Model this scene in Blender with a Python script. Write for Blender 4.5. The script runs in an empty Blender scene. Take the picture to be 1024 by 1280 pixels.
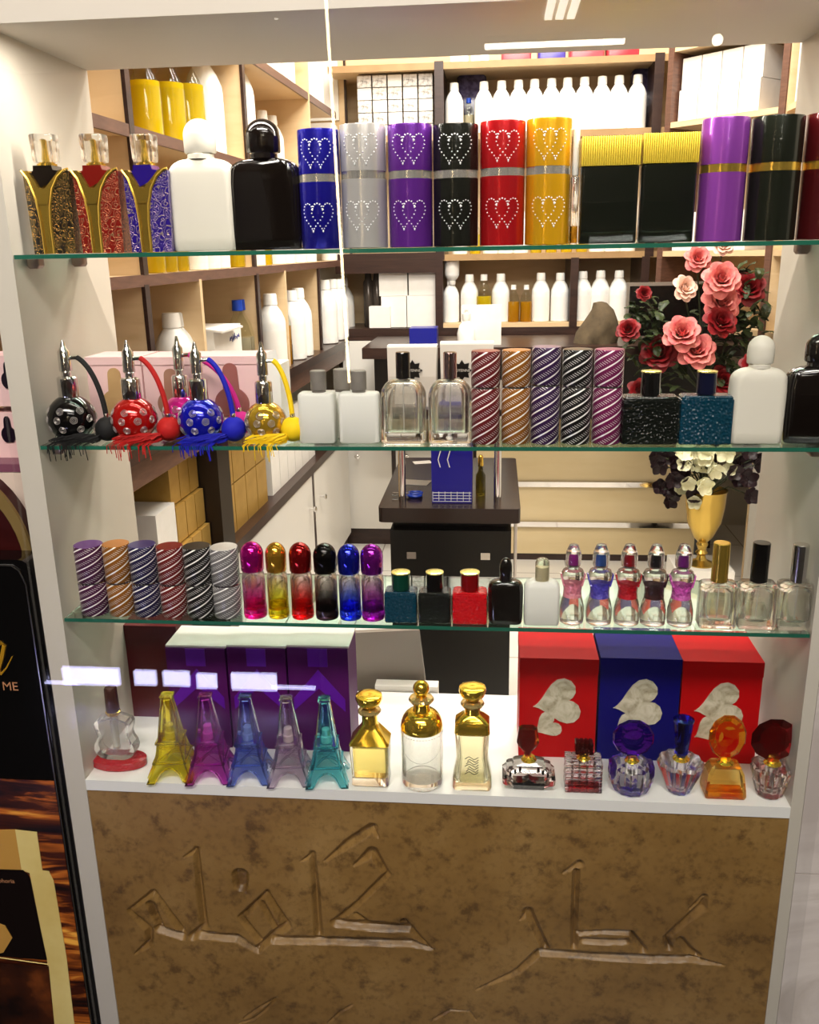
import bpy, math, random
import numpy as np
from mathutils import Vector, Matrix
random.seed(7)
PI = math.pi
sc = bpy.context.scene
col = sc.collection
# ------------------------------------------------------------------ camera
CF, CPITCH, CYAW, CROLL = 1110.6, .288, -.0983, -.0186
CAM = np.array([.093, -1.0881, 1.2968])
def _basis():
    cy, sy, cp, sp = math.cos(CYAW), math.sin(CYAW), math.cos(CPITCH), math.sin(CPITCH)
    f = np.array([sy*cp, cy*cp, -sp]); r = np.array([cy, -sy, 0.]); u = np.cross(r, f)
    cr, sr = math.cos(CROLL), math.sin(CROLL)
    return cr*r+sr*u, -sr*r+cr*u, f
CR, CU, CFW = _basis()
cd = bpy.data.cameras.new('camera'); cam = bpy.data.objects.new('camera', cd); col.objects.link(cam)
cd.sensor_fit = 'HORIZONTAL'; cd.sensor_width = 36; cd.lens = CF/1024*36; cd.clip_start = .02
m = Matrix.Identity(4)
for i in range(3):
    m[i][0] = CR[i]; m[i][1] = CU[i]; m[i][2] = -CFW[i]; m[i][3] = CAM[i]
cam.matrix_world = m
sc.camera = cam
def hit(px, py, ax, v):
    d = CFW+CR*(px-512)/CF-CU*(py-640)/CF
    return CAM+d*(v-CAM[ax])/d[ax]
def fit(xl, xr, yt, Z, Y, ym=None):
    """centre X, width, height of a thing standing at depth Y on a surface at height Z"""
    if ym is None: ym = yt+60
    a, b = hit(xl, ym, 1, Y), hit(xr, ym, 1, Y)
    t = hit((xl+xr)/2, yt, 1, Y)
    return (a[0]+b[0])/2, b[0]-a[0], t[2]-Z
# ------------------------------------------------------------------ materials
MATS = {}
def srgb(c):
    return tuple(((x/255)/12.92 if x/255 <= .04045 else ((x/255+.055)/1.055)**2.4) for x in c)
def mat(name, c=(200,200,200), rough=.5, metal=0., trans=0., ior=1.45, emit=0., coat=0., alpha=1., spec=.5, sss=0.):
    if name in MATS: return MATS[name]
    m = bpy.data.materials.new(name); m.use_nodes = True
    b = m.node_tree.nodes['Principled BSDF']; I = b.inputs
    cc = srgb(c)+(1,)
    I['Base Color'].default_value = cc; I['Roughness'].default_value = rough; I['Metallic'].default_value = metal
    I['Transmission Weight'].default_value = trans; I['IOR'].default_value = ior; I['Coat Weight'].default_value = coat
    I['Alpha'].default_value = alpha; I['Specular IOR Level'].default_value = spec
    if emit: I['Emission Color'].default_value = cc; I['Emission Strength'].default_value = emit
    m.diffuse_color = cc
    MATS[name] = m
    return m
def nodes(m): return m.node_tree.nodes, m.node_tree.links, m.node_tree.nodes['Principled BSDF']
def mathn(nt, op, a, b=None, c=None):
    n = nt.nodes.new('ShaderNodeMath'); n.operation = op
    for i, x in enumerate((a, b, c)):
        if x is None: continue
        if isinstance(x, (int, float)): n.inputs[i].default_value = x
        else: nt.links.new(x, n.inputs[i])
    return n.outputs[0]
def ramp(nt, fac, stops):
    n = nt.nodes.new('ShaderNodeValToRGB'); nt.links.new(fac, n.inputs[0])
    e = n.color_ramp.elements
    while len(e) < len(stops): e.new(.5)
    for i, (p, c) in enumerate(stops): e[i].position = p; e[i].color = srgb(c)+(1,)
    return n.outputs[0]
def noise(nt, scale, detail=4, rough=.6, vec=None, dist=0., mapping=None):
    n = nt.nodes.new('ShaderNodeTexNoise'); n.inputs['Scale'].default_value = scale
    n.inputs['Detail'].default_value = detail; n.inputs['Roughness'].default_value = rough; n.inputs['Distortion'].default_value = dist
    if vec is None:
        vec = nt.nodes.new('ShaderNodeTexCoord').outputs['Object']
    if mapping:
        mp = nt.nodes.new('ShaderNodeMapping'); mp.inputs['Scale'].default_value = mapping
        nt.links.new(vec, mp.inputs[0]); vec = mp.outputs[0]
    nt.links.new(vec, n.inputs['Vector'])
    return n.outputs['Fac']
def bump(m, h, strength=.2, dist=.002):
    N, L, b = nodes(m); n = N.new('ShaderNodeBump'); n.inputs['Strength'].default_value = strength; n.inputs['Distance'].default_value = dist
    L.new(h, n.inputs['Height']); L.new(n.outputs[0], b.inputs['Normal'])
def mixc(nt, fac, a, b):
    n = nt.nodes.new('ShaderNodeMix'); n.data_type = 'RGBA'
    nt.links.new(fac, n.inputs[0])
    for i, x in ((6, a), (7, b)):
        if isinstance(x, tuple): n.inputs[i].default_value = srgb(x)+(1,)
        else: nt.links.new(x, n.inputs[i])
    return n.outputs[2]
def noisy(name, stops, scale, rough=.5, mapping=None, detail=5, dist=0., bs=0., metal=0., **k):
    if name in MATS: return MATS[name]
    m = mat(name, stops[0][1], rough, metal, **k); nt = m.node_tree; N, L, b = nodes(m)
    f = noise(nt, scale, detail, .6, None, dist, mapping)
    L.new(ramp(nt, f, stops), b.inputs['Base Color'])
    if bs: bump(m, f, bs)
    return m
GOLD = mat('gold_metal', (236,196,84), .2, .9)
PGOLD = mat('polished_gold', (255,214,80), .13, .92)
SILVER = mat('silver_metal', (215,212,208), .15, 1)
CHROME = mat('chrome', (225,222,220), .07, 1)
CLEAR = mat('clear_glass', (252,252,250), .0, 0, 1, 1.45)
CRYSTAL = mat('clear_crystal', (252,248,250), .0, 0, 1, 1.52)
FROST = mat('frosted_glass', (240,238,230), .45, 0, .25, 1.3)
WHITEM = mat('white_lacquer', (226,222,214), .42)
WHITEP = noisy('white_laminate', [(.3,(200,192,178)), (.7,(209,201,188))], 3, .35)
BLACKG = mat('black_gloss', (9,8,8), .06, 0, coat=.6)
BLACKP = mat('black_plastic', (14,13,13), .3)
DARKW = noisy('dark_brown_wood', [(.3,(40,26,22)), (.7,(62,42,35))], 8, .3, (1,1,12))
LWOOD = noisy('light_beech', [(.25,(206,176,132)), (.5,(219,190,148)), (.8,(226,200,160))], 4, .45, (1,1,7), 6, .6)
EDGEW = noisy('brown_edge', [(.3,(84,58,48)), (.7,(112,80,66))], 20, .35, (1,1,6))
SHELFG = mat('shelf_glass', (205,236,222), .01, 0, 1, 1.5)
PLW = mat('white_plastic', (240,238,232), .4)
ALU = noisy('white_lacquered_aluminium', [(.35,(226,226,222)), (.7,(240,240,236))], 60, .3)
CARDW = noisy('white_card', [(.3,(232,229,222)), (.7,(240,237,231))], 30, .6)
CARDP = noisy('pink_card', [(.3,(222,182,182)), (.7,(233,196,194))], 6, .6)
CARDG = noisy('gold_foil_card', [(.3,(192,150,70)), (.7,(220,180,100))], 14, .32, metal=.5)
STONE = mat('rhinestone', (250,250,250), .12, 0, coat=1., emit=0)
def soften(m, f=.38):
    nt = m.node_tree; o = nt.nodes['Material Output']; b = nt.nodes['Principled BSDF']
    t = nt.nodes.new('ShaderNodeBsdfTransparent'); mx = nt.nodes.new('ShaderNodeMixShader'); mx.inputs[0].default_value = f
    c = b.inputs['Base Color']
    if c.is_linked: nt.links.new(c.links[0].from_socket, t.inputs[0])
    else: t.inputs[0].default_value = c.default_value
    nt.links.new(b.outputs[0], mx.inputs[1]); nt.links.new(t.outputs[0], mx.inputs[2]); nt.links.new(mx.outputs[0], o.inputs[0])
    return m
soften(CLEAR, .14); soften(CRYSTAL, .08)
def glassm(name, c, rough=.0, ior=1.45, f=.16):
    if name in MATS: return MATS[name]
    return soften(mat(name, c, rough, 0, 1, ior), f)
def foil(name, c, rough=.28, metal=.55): return mat(name, c, rough, metal, coat=.4)

def schlick(nt, f0):
    lw = nt.nodes.new('ShaderNodeLayerWeight'); lw.inputs[0].default_value = .5
    return mathn(nt, 'ADD', mathn(nt, 'MULTIPLY', mathn(nt, 'POWER', lw.outputs['Facing'], 5.), 1-f0), f0)
def thin(name, c, ior=1.4, rough=.05):
    if name in MATS: return MATS[name]
    m = bpy.data.materials.new(name); m.use_nodes = True; nt = m.node_tree; nt.nodes.clear()
    o = nt.nodes.new('ShaderNodeOutputMaterial'); mx = nt.nodes.new('ShaderNodeMixShader'); t = nt.nodes.new('ShaderNodeBsdfTransparent'); g = nt.nodes.new('ShaderNodeBsdfGlossy'); f0 = .03
    t.inputs[0].default_value = srgb(c)+(1,); g.inputs['Roughness'].default_value = rough; 
    nt.links.new(schlick(nt, f0), mx.inputs[0]); nt.links.new(t.outputs[0], mx.inputs[1]); nt.links.new(g.outputs[0], mx.inputs[2]); nt.links.new(mx.outputs[0], o.inputs[0])
    MATS[name] = m; return m
def spiral_mat(name, c, pitch, N, line=(255,252,248)):
    if name in MATS: return MATS[name]
    m = mat(name, c, .28, .15, coat=.3); nt = m.node_tree; Nn, L, b = nodes(m)
    tc = Nn.new('ShaderNodeTexCoord'); sp = Nn.new('ShaderNodeSeparateXYZ'); L.new(tc.outputs['Object'], sp.inputs[0])
    x, y, z = sp.outputs
    ang = mathn(nt, 'DIVIDE', mathn(nt, 'ARCTAN2', y, x), 2*PI)
    t = mathn(nt, 'SUBTRACT', mathn(nt, 'MULTIPLY', ang, N), mathn(nt, 'DIVIDE', z, pitch))
    fr = mathn(nt, 'FRACT', mathn(nt, 'ADD', t, 40.))
    thick = mathn(nt, 'LESS_THAN', fr, .13)
    # row of slanted tick marks between the ribbons
    band = mathn(nt, 'MULTIPLY', mathn(nt, 'GREATER_THAN', fr, .42), mathn(nt, 'LESS_THAN', fr, .76))
    q = mathn(nt, 'FRACT', mathn(nt, 'ADD', mathn(nt, 'ADD', mathn(nt, 'MULTIPLY', ang, 22.), mathn(nt, 'MULTIPLY', z, 330.)), 90.))
    tick = mathn(nt, 'MULTIPLY', band, mathn(nt, 'LESS_THAN', q, .24))
    mk = mathn(nt, 'MAXIMUM', thick, mathn(nt, 'MULTIPLY', tick, .75))
    L.new(mixc(nt, mk, tuple(int(v*.66) for v in c), line), b.inputs['Base Color'])
    bump(m, mk, .35, .0008)
    return m
def swirl_mat(name, c, line):
    if name in MATS: return MATS[name]
    m = mat(name, c, .25, .25, coat=.5); nt = m.node_tree; N, L, b = nodes(m)
    tc = N.new('ShaderNodeTexCoord')
    nz = N.new('ShaderNodeTexNoise'); nz.inputs['Scale'].default_value = 90; L.new(tc.outputs['Object'], nz.inputs['Vector'])
    ad = N.new('ShaderNodeMixRGB'); ad.blend_type = 'ADD'; ad.inputs[0].default_value = .010; L.new(tc.outputs['Object'], ad.inputs[1]); L.new(nz.outputs['Color'], ad.inputs[2])
    v = N.new('ShaderNodeTexVoronoi'); v.inputs['Scale'].default_value = 105; L.new(ad.outputs[0], v.inputs['Vector'])
    r = mathn(nt, 'FRACT', mathn(nt, 'MULTIPLY', v.outputs['Distance'], 4.6))
    mk = mathn(nt, 'MULTIPLY', mathn(nt, 'GREATER_THAN', r, .40), mathn(nt, 'LESS_THAN', r, .68))
    L.new(mixc(nt, mk, c, line), b.inputs['Base Color'])
    L.new(mathn(nt, 'MULTIPLY', mk, .8), b.inputs['Metallic'])
    bump(m, mk, .4, .0006)
    return m
def glitter_mat(name, c, trans=.6):
    if name in MATS: return MATS[name]
    m = mat(name, c, .14, 0, trans, coat=.5); nt = m.node_tree; N, L, b = nodes(m)
    v = N.new('ShaderNodeTexVoronoi'); v.inputs['Scale'].default_value = 260
    L.new(N.new('ShaderNodeTexCoord').outputs['Object'], v.inputs['Vector'])
    bump(m, v.outputs['Distance'], 1., .0016)
    return m
# ------------------------------------------------------------------ mesh builder
class MB:
    def __init__(s): s.v = []; s.f = []
    def add(s, vs, fs, M=None):
        o = len(s.v)
        if M is not None: vs = [tuple(M @ Vector(p)) for p in vs]
        s.v += [tuple(p) for p in vs]; s.f += [tuple(i+o for i in f) for f in fs]
        return s
    def box(s, x0, x1, y0, y1, z0, z1, M=None):
        return s.add([(x0,y0,z0),(x1,y0,z0),(x1,y1,z0),(x0,y1,z0),(x0,y0,z1),(x1,y0,z1),(x1,y1,z1),(x0,y1,z1)],
                     [(0,3,2,1),(4,5,6,7),(0,1,5,4),(1,2,6,5),(2,3,7,6),(3,0,4,7)], M)
    def loft(s, secs, k=6, flip=False, cap=True, cx=0, cy=0, rib=None, M=None):
        """secs: (z, width, depth, corner radius[, x offset]); corner radius 9 = ellipse"""
        vs, n = [], 4*(k+1)
        for sec in secs:
            z, w, d, r = sec[:4]; xo = sec[4] if len(sec) > 4 else 0
            rx, ry = min(r, w/2*.9999), min(r, d/2*.9999)
            i = 0
            for q in range(4):
                sx, sy = ((1,1),(-1,1),(-1,-1),(1,-1))[q]
                for j in range(k+1):
                    a = (q+j/k)*PI/2
                    if r >= 8: a = (q+(j+.5)/(k+1))*PI/2; X, Y = w/2*math.cos(a), d/2*math.sin(a)
                    else: X = sx*(w/2-rx)+rx*math.cos(a); Y = sy*(d/2-ry)+ry*math.sin(a)
                    if rib: g = 1+rib*(i % 2); X *= g; Y *= g
                    vs.append((cx+xo+X, cy+Y, z)); i += 1
        fs = []
        for a in range(len(secs)-1):
            for j in range(n):
                q = (a*n+j, a*n+(j+1) % n, (a+1)*n+(j+1) % n, (a+1)*n+j)
                fs.append(q)
        if cap:
            fs.append(tuple(range(n-1, -1, -1))); fs.append(tuple((len(secs)-1)*n+j for j in range(n)))
        if flip: fs = [f[::-1] for f in fs]
        return s.add(vs, fs, M)
    def lathe(s, prof, k=6, **kw):
        return s.loft([(z, 2*r, 2*r, 9) for r, z in prof], k, **kw)
    def ball(s, c, r, k=5, m=12, sz=1., M=None):
        return s.loft([(c[2]-r*sz*math.cos(PI*(i+.02)/(m+.04)), 2*r*math.sin(PI*(i+.15)/(m+.3)), 2*r*math.sin(PI*(i+.15)/(m+.3)), 9) for i in range(m+1)], k, cx=c[0], cy=c[1], M=M)
    def prism(s, pts, y0, y1, M=None):
        """outline in x,z (counter-clockwise seen from -y) extruded from y0 (front) to y1"""
        A = sum(pts[i][0]*pts[(i+1) % len(pts)][1]-pts[(i+1) % len(pts)][0]*pts[i][1] for i in range(len(pts)))
        if A < 0: pts = pts[::-1]
        n = len(pts)
        vs = [(x, y0, z) for x, z in pts]+[(x, y1, z) for x, z in pts]
        fs = [tuple(range(n)), tuple(range(2*n-1, n-1, -1))]
        fs += [(i, i+n, (i+1) % n+n, (i+1) % n) for i in range(n)]
        return s.add(vs, fs, M)
    def tube(s, path, r, n=6, M=None, cap=True):
        P = [Vector(p) for p in path]; R = r if isinstance(r, (list, tuple)) else [r]*len(P)
        vs, fs = [], []; up = None
        for i, p in enumerate(P):
            t = (P[min(i+1, len(P)-1)]-P[max(i-1, 0)]).normalized()
            if up is None: up = Vector((0,0,1)) if abs(t.z) < .9 else Vector((1,0,0))
            a = t.cross(up).normalized(); b = a.cross(t).normalized(); up = b
            for j in range(n):
                th = 2*PI*j/n; vs.append(tuple(p+(a*math.cos(th)+b*math.sin(th))*R[i]))
        for i in range(len(P)-1):
            for j in range(n): fs.append((i*n+j, i*n+(j+1) % n, (i+1)*n+(j+1) % n, (i+1)*n+j))
        if cap: fs.append(tuple(range(n-1, -1, -1))); fs.append(tuple((len(P)-1)*n+j for j in range(n)))
        return s.add(vs, fs, M)
    def bead(s, c, r):
        x, y, z = c
        return s.add([(x+r,y,z),(x,y+r,z),(x-r,y,z),(x,y-r,z),(x,y,z+r),(x,y,z-r)], [(0,1,4),(1,2,4),(2,3,4),(3,0,4),(1,0,5),(2,1,5),(3,2,5),(0,3,5)])
    def build(s, name, m, parent=None, smooth=38, loc=None):
        me = bpy.data.meshes.new(name); me.from_pydata(s.v, [], s.f); me.update()
        if smooth:
            me.shade_smooth(); me.set_sharp_from_angle(angle=math.radians(smooth))
        me.materials.append(m)
        o = bpy.data.objects.new(name, me); col.objects.link(o)
        if parent is not None: o.parent = parent
        if loc: o.location = loc
        return o
def tag(o, label=None, cat=None, group=None, kind=None):
    if label: o['label'] = label
    if cat: o['category'] = cat
    if group: o['group'] = group
    if kind: o['kind'] = kind
    return o
def thing(name, label, cat, loc=(0,0,0), rz=0, group=None):
    o = bpy.data.objects.new(name, None); col.objects.link(o); o.location = loc; o.rotation_euler = (0,0,rz)
    o.empty_display_size = .02
    return tag(o, label, cat, group)
def copy_tree(o, loc=None, rz=None, label=None, group=None, parent=None, swap=None):
    c = o.copy(); col.objects.link(c)
    if parent is not None: c.parent = parent
    if loc is not None: c.location = loc
    if rz is not None: c.rotation_euler = (0,0,rz)
    if label: c['label'] = label
    if group: c['group'] = group
    for ch in list(KIDS(o)): copy_tree(ch, parent=c)
    return c
def KIDS(o): return [x for x in list(col.objects) if x.parent == o]
def struct(name, mb, m, smooth=38): return tag(mb.build(name, m, None, smooth), kind='structure')
def arc(cx, cz, rx, rz, a0, a1, n=10):
    return [(cx+rx*math.cos(math.radians(a0+(a1-a0)*i/n)), cz+rz*math.sin(math.radians(a0+(a1-a0)*i/n))) for i in range(n+1)]
# ================================================================== the display case
ZS1, ZS2, ZS3, ZB, ZH, DEP = 1.2985, 1.0585, .8145, .5585, 1.553, .28
case = thing('display_case', 'white shop display case holding perfume bottles on glass shelves, carved stone panel below', 'display case', (0,0,0))
for sx in (-1, 1):
    b = MB(); x0, x1 = (-.516,-.5) if sx < 0 else (.5,.516)
    b.box(x0, x1, 0, DEP, 0, 1.85); b.build('side_panel', WHITEP, case)
hd = MB().box(-.5, .5, 0, DEP, ZH, 1.80); hd.build('header', noisy('header_paint', [(.3,(206,196,184)), (.7,(214,205,194))], 2, .5), case)
MB().box(-.5, .5, .0, .295, ZB-.0175, ZB-.0005).build('base_board', mat('white_board', (240,238,234), .25), case)
MB().box(-.5, .5, .27, .285, 0, ZB-.017).build('back_panel', WHITEP, case)
# carved stone panel
def carve():
    S = []  # (px,py) strokes with widths in px
    def L(pts, w):       # left word, coordinates of the lower-left crop
        P = [hit(a/2, c/2+960, 1, 0) for a, c in pts]; S.append(([(p[0], p[2]) for p in P], [x*.00085 for x in (w if isinstance(w, list) else [w]*len(P))]))
    def Rr(pts, w):
        P = [hit(512+a/2, c/2+960, 1, 0) for a, c in pts]; S.append(([(p[0], p[2]) for p in P], [x*.00085 for x in (w if isinstance(w, list) else [w]*len(P))]))
    L([(685,432),(800,434),(1024,440),(1082,457)], [11,10,10,3])
    L([(500,420),(590,428),(645,462)], [10,10,5])
    L([(645,455),(685,418),(716,396),(668,318)], [8,9,9,6])
    L([(668,312),(602,376),(650,436)], [5,7,8])
    L([(655,340),(690,405)], [6,6])
    L([(600,272),(602,296)], [16,14])
    L([(395,405),(455,424)], [9,9])
    L([(322,358),(383,312)], [4,6]); L([(383,312),(455,412)], [6,8]); L([(375,345),(400,400)], [10,8])
    L([(325,362),(372,408),(372,440),(335,468)], [5,10,8,2])
    L([(490,205),(498,300),(510,400),(480,425)], [6,8,9,9]); L([(458,226),(492,206)], [2,6])
    L([(780,215),(788,300),(796,420)], [6,8,9]); L([(752,236),(782,218)], [2,6])
    L([(812,235),(870,190),(930,152)], [3,9,10]); L([(930,152),(945,175)], [8,3])
    L([(885,246),(930,212),(968,268)], [3,11,6]); L([(968,268),(900,335),(838,388)], [7,6,8])
    L([(838,390),(930,398),(1024,404)], [10,12,10]); L([(890,368),(915,388)], [5,7])
    L([(1010,388),(1040,420),(1078,455)], [8,7,3])
    Rr([(325,464),(450,472),(590,480),(700,480),(788,497)], [9,9,10,9,2])
    Rr([(296,362),(318,405),(340,452)], [10,8,8]); Rr([(277,383),(300,360)], [2,8])
    Rr([(325,462),(270,512),(165,558)], [8,7,1.5])
    Rr([(418,262),(414,340),(412,450)], [7,7,7]); Rr([(384,266),(425,242)], [2,8])
    Rr([(420,416),(490,412),(555,416),(585,458)], [6,5,6,8])
    Rr([(434,434),(490,437),(542,437)], [7,8,7])
    Rr([(742,322),(732,352),(690,385),(642,428),(650,452)], [3,10,7,6,7]); Rr([(702,356),(738,326)], [3,7])
    Rr([(680,432),(700,460),(720,474)], [7,9,9])
    # faint thin script lower down
    T = []
    for pts in ([(610,628),(650,600),(690,578),(660,610),(630,632),(600,640)], [(820,640),(850,612),(880,596)]): L(pts, 2.5)
    Rr([(60,632),(100,608),(150,612),(165,632)], 2.5)
    return S
def stone_panel():
    S = carve()
    x0, x1, z0, z1 = -.5, .5, .10, ZB-.017
    nx, nz = 580, 250
    X, Z = np.meshgrid(np.linspace(x0, x1, nx), np.linspace(z0, z1, nz))
    D = np.zeros_like(X)
    for P, Wd in S:
        for i in range(len(P)-1):
            ax, az = P[i]; bx, bz = P[i+1]; dx, dz = bx-ax, bz-az
            t = np.clip(((X-ax)*dx+(Z-az)*dz)/(dx*dx+dz*dz+1e-12), 0, 1)
            dist = np.hypot(X-ax-t*dx, Z-az-t*dz)
            D = np.maximum(D, (Wd[i]+(Wd[i+1]-Wd[i])*t)-dist)
    D = np.minimum(D, .0062)*1.5
    D[0, :] = D[-1, :] = 0; D[:, 0] = D[:, -1] = 0
    V = np.stack([X, .002+D, Z], -1).reshape(-1, 3)
    idx = np.arange(nx*nz).reshape(nz, nx)
    F = np.stack([idx[:-1,:-1], idx[:-1,1:], idx[1:,1:], idx[1:,:-1]], -1).reshape(-1, 4)
    nv = len(V)
    ext = [(x0,.002,0),(x1,.002,0),(x0,.02,0),(x1,.02,0),(x0,.02,z1),(x1,.02,z1)]
    V = V.tolist()+ext; F = F.tolist()+[[nv,nv+1,nx-1,0],[nv+3,nv+2,nv+4,nv+5]]
    m = mat('mottled_stone', (150,112,60), .38); nt = m.node_tree; N, Lk, b = nodes(m)
    a = noise(nt, 4.5, 6, .62); f2 = noise(nt, 26, 6, .7); f3 = noise(nt, 90, 3, .6)
    base = ramp(nt, a, [(.3,(118,86,42)), (.5,(143,108,57)), (.72,(166,131,78))])
    sp = ramp(nt, f2, [(.36,(96,64,30)), (.47,(255,255,255)), (1,(255,255,255))])
    mm = N.new('ShaderNodeMix'); mm.data_type = 'RGBA'; mm.blend_type = 'MULTIPLY'; mm.inputs[0].default_value = .55
    Lk.new(base, mm.inputs[6]); Lk.new(sp, mm.inputs[7])
    m2 = N.new('ShaderNodeMix'); m2.data_type = 'RGBA'; m2.blend_type = 'MULTIPLY'; m2.inputs[0].default_value = .3
    Lk.new(mm.outputs[2], m2.inputs[6]); Lk.new(ramp(nt, f3, [(.3,(120,90,60)), (.5,(255,255,255))]), m2.inputs[7])
    Lk.new(m2.outputs[2], b.inputs['Base Color']); bump(m, f3, .08, .001)
    me = bpy.data.meshes.new('stone_panel'); me.from_pydata(V, [], F); me.update(); me.shade_smooth(); me.set_sharp_from_angle(angle=.6)
    me.materials.append(m)
    o = bpy.data.objects.new('stone_panel', me); col.objects.link(o); o.parent = case
    o['label'] = 'mottled brown stone front panel with carved lettering'
stone_panel()
# front pane
pm = bpy.data.materials.new('window_glass'); pm.use_nodes = True; nt = pm.node_tree; nt.nodes.clear()
out = nt.nodes.new('ShaderNodeOutputMaterial'); mx = nt.nodes.new('ShaderNodeMixShader'); tr = nt.nodes.new('ShaderNodeBsdfTransparent')
gl = nt.nodes.new('ShaderNodeBsdfGlossy'); gl.inputs['Roughness'].default_value = 0; nt.links.new(schlick(nt, .04), mx.inputs[0]); nt.links.new(tr.outputs[0], mx.inputs[1]); nt.links.new(gl.outputs[0], mx.inputs[2]); nt.links.new(mx.outputs[0], out.inputs[0])
pane = struct('window_1', MB().box(-.53, .53, -.018, -.012, 0, 1.83), pm, 0)
# shelves
def shelf(z, lab, y1=.19):
    t = thing('glass_shelf', lab, 'shelf', (0,0,z), 0, None)
    b = MB().box(-.4985, .4985, .002, y1, -.005, 0); b.build('shelf_panel', SHELFG, t, 0)
    MB().box(-.4985, .4985, .0012, .0019, -.005, 0).build('polished_edge', mat('green_edge', (38,104,84), .12, 0, .2), t, 0)
    for yy in (.035, y1-.03):
        for sx in (-1, 1):
            MB().loft([(-.017,.012,.016,.004),(-.0135,.018,.02,.006),(-.0055,.018,.02,.006)], cx=sx*.4895, cy=yy).build('bracket', mat('bracket_metal', (150,128,118), .3, .6), t)
    return t
shelf(ZS1-.0005, 'top glass shelf with green edge under the big tubes')
shelf(ZS2-.0005, 'second glass shelf with green edge, under the bulb atomizers')
shelf(ZS3-.0005, 'third glass shelf with green edge, lowest of the three glass shelves')
# ================================================================== shelf 1 items
def hearts(r, zc, h, w, n=32):
    b = MB()
    for s in (-1, 1):
        for i in range(n):
            t = 2*PI*(i+.5)/n
            x = w*.265*(math.sin(t)**3)+s*w*.12
            z = h*((13*math.cos(t)-5*math.cos(2*t)-2*math.cos(3*t)-math.cos(4*t))/29)+zc
            a = x/r
            b.bead((r*1.012*math.sin(a), -r*1.012*math.cos(a), z), .00098)
    return b
def heart_tube(xl, xr, yt, name, c, label, Y=.048, hearts_on=True, ring=None, yring=None):
    X, W, H = fit(xl, xr, yt, ZS1, Y, 235); r = W/2
    t = thing('perfume_tube', label, 'perfume tube', (X, Y, ZS1), 0, 'large perfume tubes on the top shelf')
    zr = H*.565
    F = foil('foil_'+name, c, .22, .5)
    MB().lathe([(r*.97,0),(r,.001),(r,zr)], 10).build('lower_tube', F, t)
    MB().lathe([(r*.985,zr),(r*.985,zr+.009)], 10).build('ring', mat('ring_gem', (220,215,205), .18, .8) if ring is None else ring, t)
    MB().lathe([(r,zr+.009),(r,H-.002),(r*.985,H),(r*.90,H),(r*.89,H-.001)], 10).build('cap', F, t)
    if hearts_on:
        hearts(r, H*.815, H*.24, W*1.0).build('rhinestone_hearts', STONE, t, 0)
        hearts(r, H*.285, H*.24, W*1.0).build('rhinestone_hearts', STONE, t, 0)
    return t
def arm_bottle(xl, xr, nm, c, line, label, Y=.045):
    X, W, H = fit(xl, xr, 168, ZS1, Y, 255)
    t = thing('perfume_bottle', label, 'perfume bottle', (X, Y, ZS1), 0, 'perfume bottles with gold arms')
    hb = H*.70; d = .015; w = W
    PM = swirl_mat('swirl_'+nm, c, line)
    CM = foil('lacq_'+nm, c, .2, .1)
    R = [(-.0*w,0),(.46*w,0),(.5*w,hb*.985),(.44*w,hb)]+[(.44*w-.38*w*math.sin(a*PI/2/8), hb-(hb*.42)*(1-math.cos(a*PI/2/8))) for a in range(1, 9)]+[(.03*w,hb*.4)]
    MB().prism(R, -d, d).build('patterned_side', PM, t, 20)
    Lf = [(-.46*w,0),(-.2*w,0),(-.22*w,hb*.45),(-.28*w,hb*.72),(-.42*w,hb*.98),(-.5*w,hb)]
    MB().prism(Lf, -d*.8, d*.8).build('patterned_side', PM, t, 20)
    # gold frame : centre stem and two curved arms
    G = MB()
    G.prism([(-.2*w,0),(.0*w,0),(-.02*w,hb*.62),(-.17*w,hb*.80),(-.215*w,hb*.62)], -d*.95, d*.95)
    path = [(.0,.0)]+[(.0*w,hb*.35),(.03*w,hb*.58),(.12*w,hb*.78),(.26*w,hb*.92),(.42*w,hb*1.0),(.5*w,hb*1.01)]
    G.tube([(p[0], -d-.0005, p[1]) for p in path], .0017, 6)
    path = [(-.2*w,0),(-.21*w,hb*.4),(-.26*w,hb*.66),(-.38*w,hb*.90),(-.5*w,hb*1.0)]
    G.tube([(p[0], -d-.0002, p[1]) for p in path], .0015, 6)
    G.prism([(-.215*w,hb*.60),(-.02*w,hb*.60),(.12*w,hb*.82),(.42*w,hb*1.0),(.3*w,hb*1.0),(-.05*w,hb*.78),(-.18*w,hb*.80),(-.36*w,hb*1.0),(-.5*w,hb*1.0),(-.34*w,hb*.82)], -d*1.03, d)
    G.build('gold_frame', GOLD, t, 30)
    MB().prism([(-.34*w,hb*.985),(-.30*w,hb*.985),(-.14*w,hb*.80),(.08*w,hb*.86),(.3*w,hb*.99),(.16*w,hb*1.005),(.14*w,hb*1.06),(-.25*w,hb*1.06),(-.26*w,hb*1.0)], -d*.9, d*.9).build('shoulder', CM, t, 20)
    MB().lathe([(w*.20,hb*1.06),(w*.20,hb*1.085),(w*.16,hb*1.09),(w*.16,hb*1.10)], 6, cx=-.05*w).build('collar', GOLD, t)
    MB().lathe([(w*.075,hb*1.09),(w*.085,hb*1.15),(w*.055,hb*1.25),(w*.06,hb*1.36),(w*.02,hb*1.37)], 5, cx=-.05*w).build('spray_nozzle', GOLD, t)
    cw = w*.47; z0 = hb*1.10
    b = MB().loft([(z0,cw*.88,.022,.003),(z0+.004,cw*.95,.024,.003),(H-.002,cw,.026,.003),(H,cw*.95,.024,.003)], 3, cx=-.05*w)
    b.loft([(z0-.0002,cw*.62,.015,.002),(H-.008,cw*.66,.016,.002)], 3, True, True, cx=-.05*w)
    b.build('clear_cap', CLEAR, t, 30)
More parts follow.
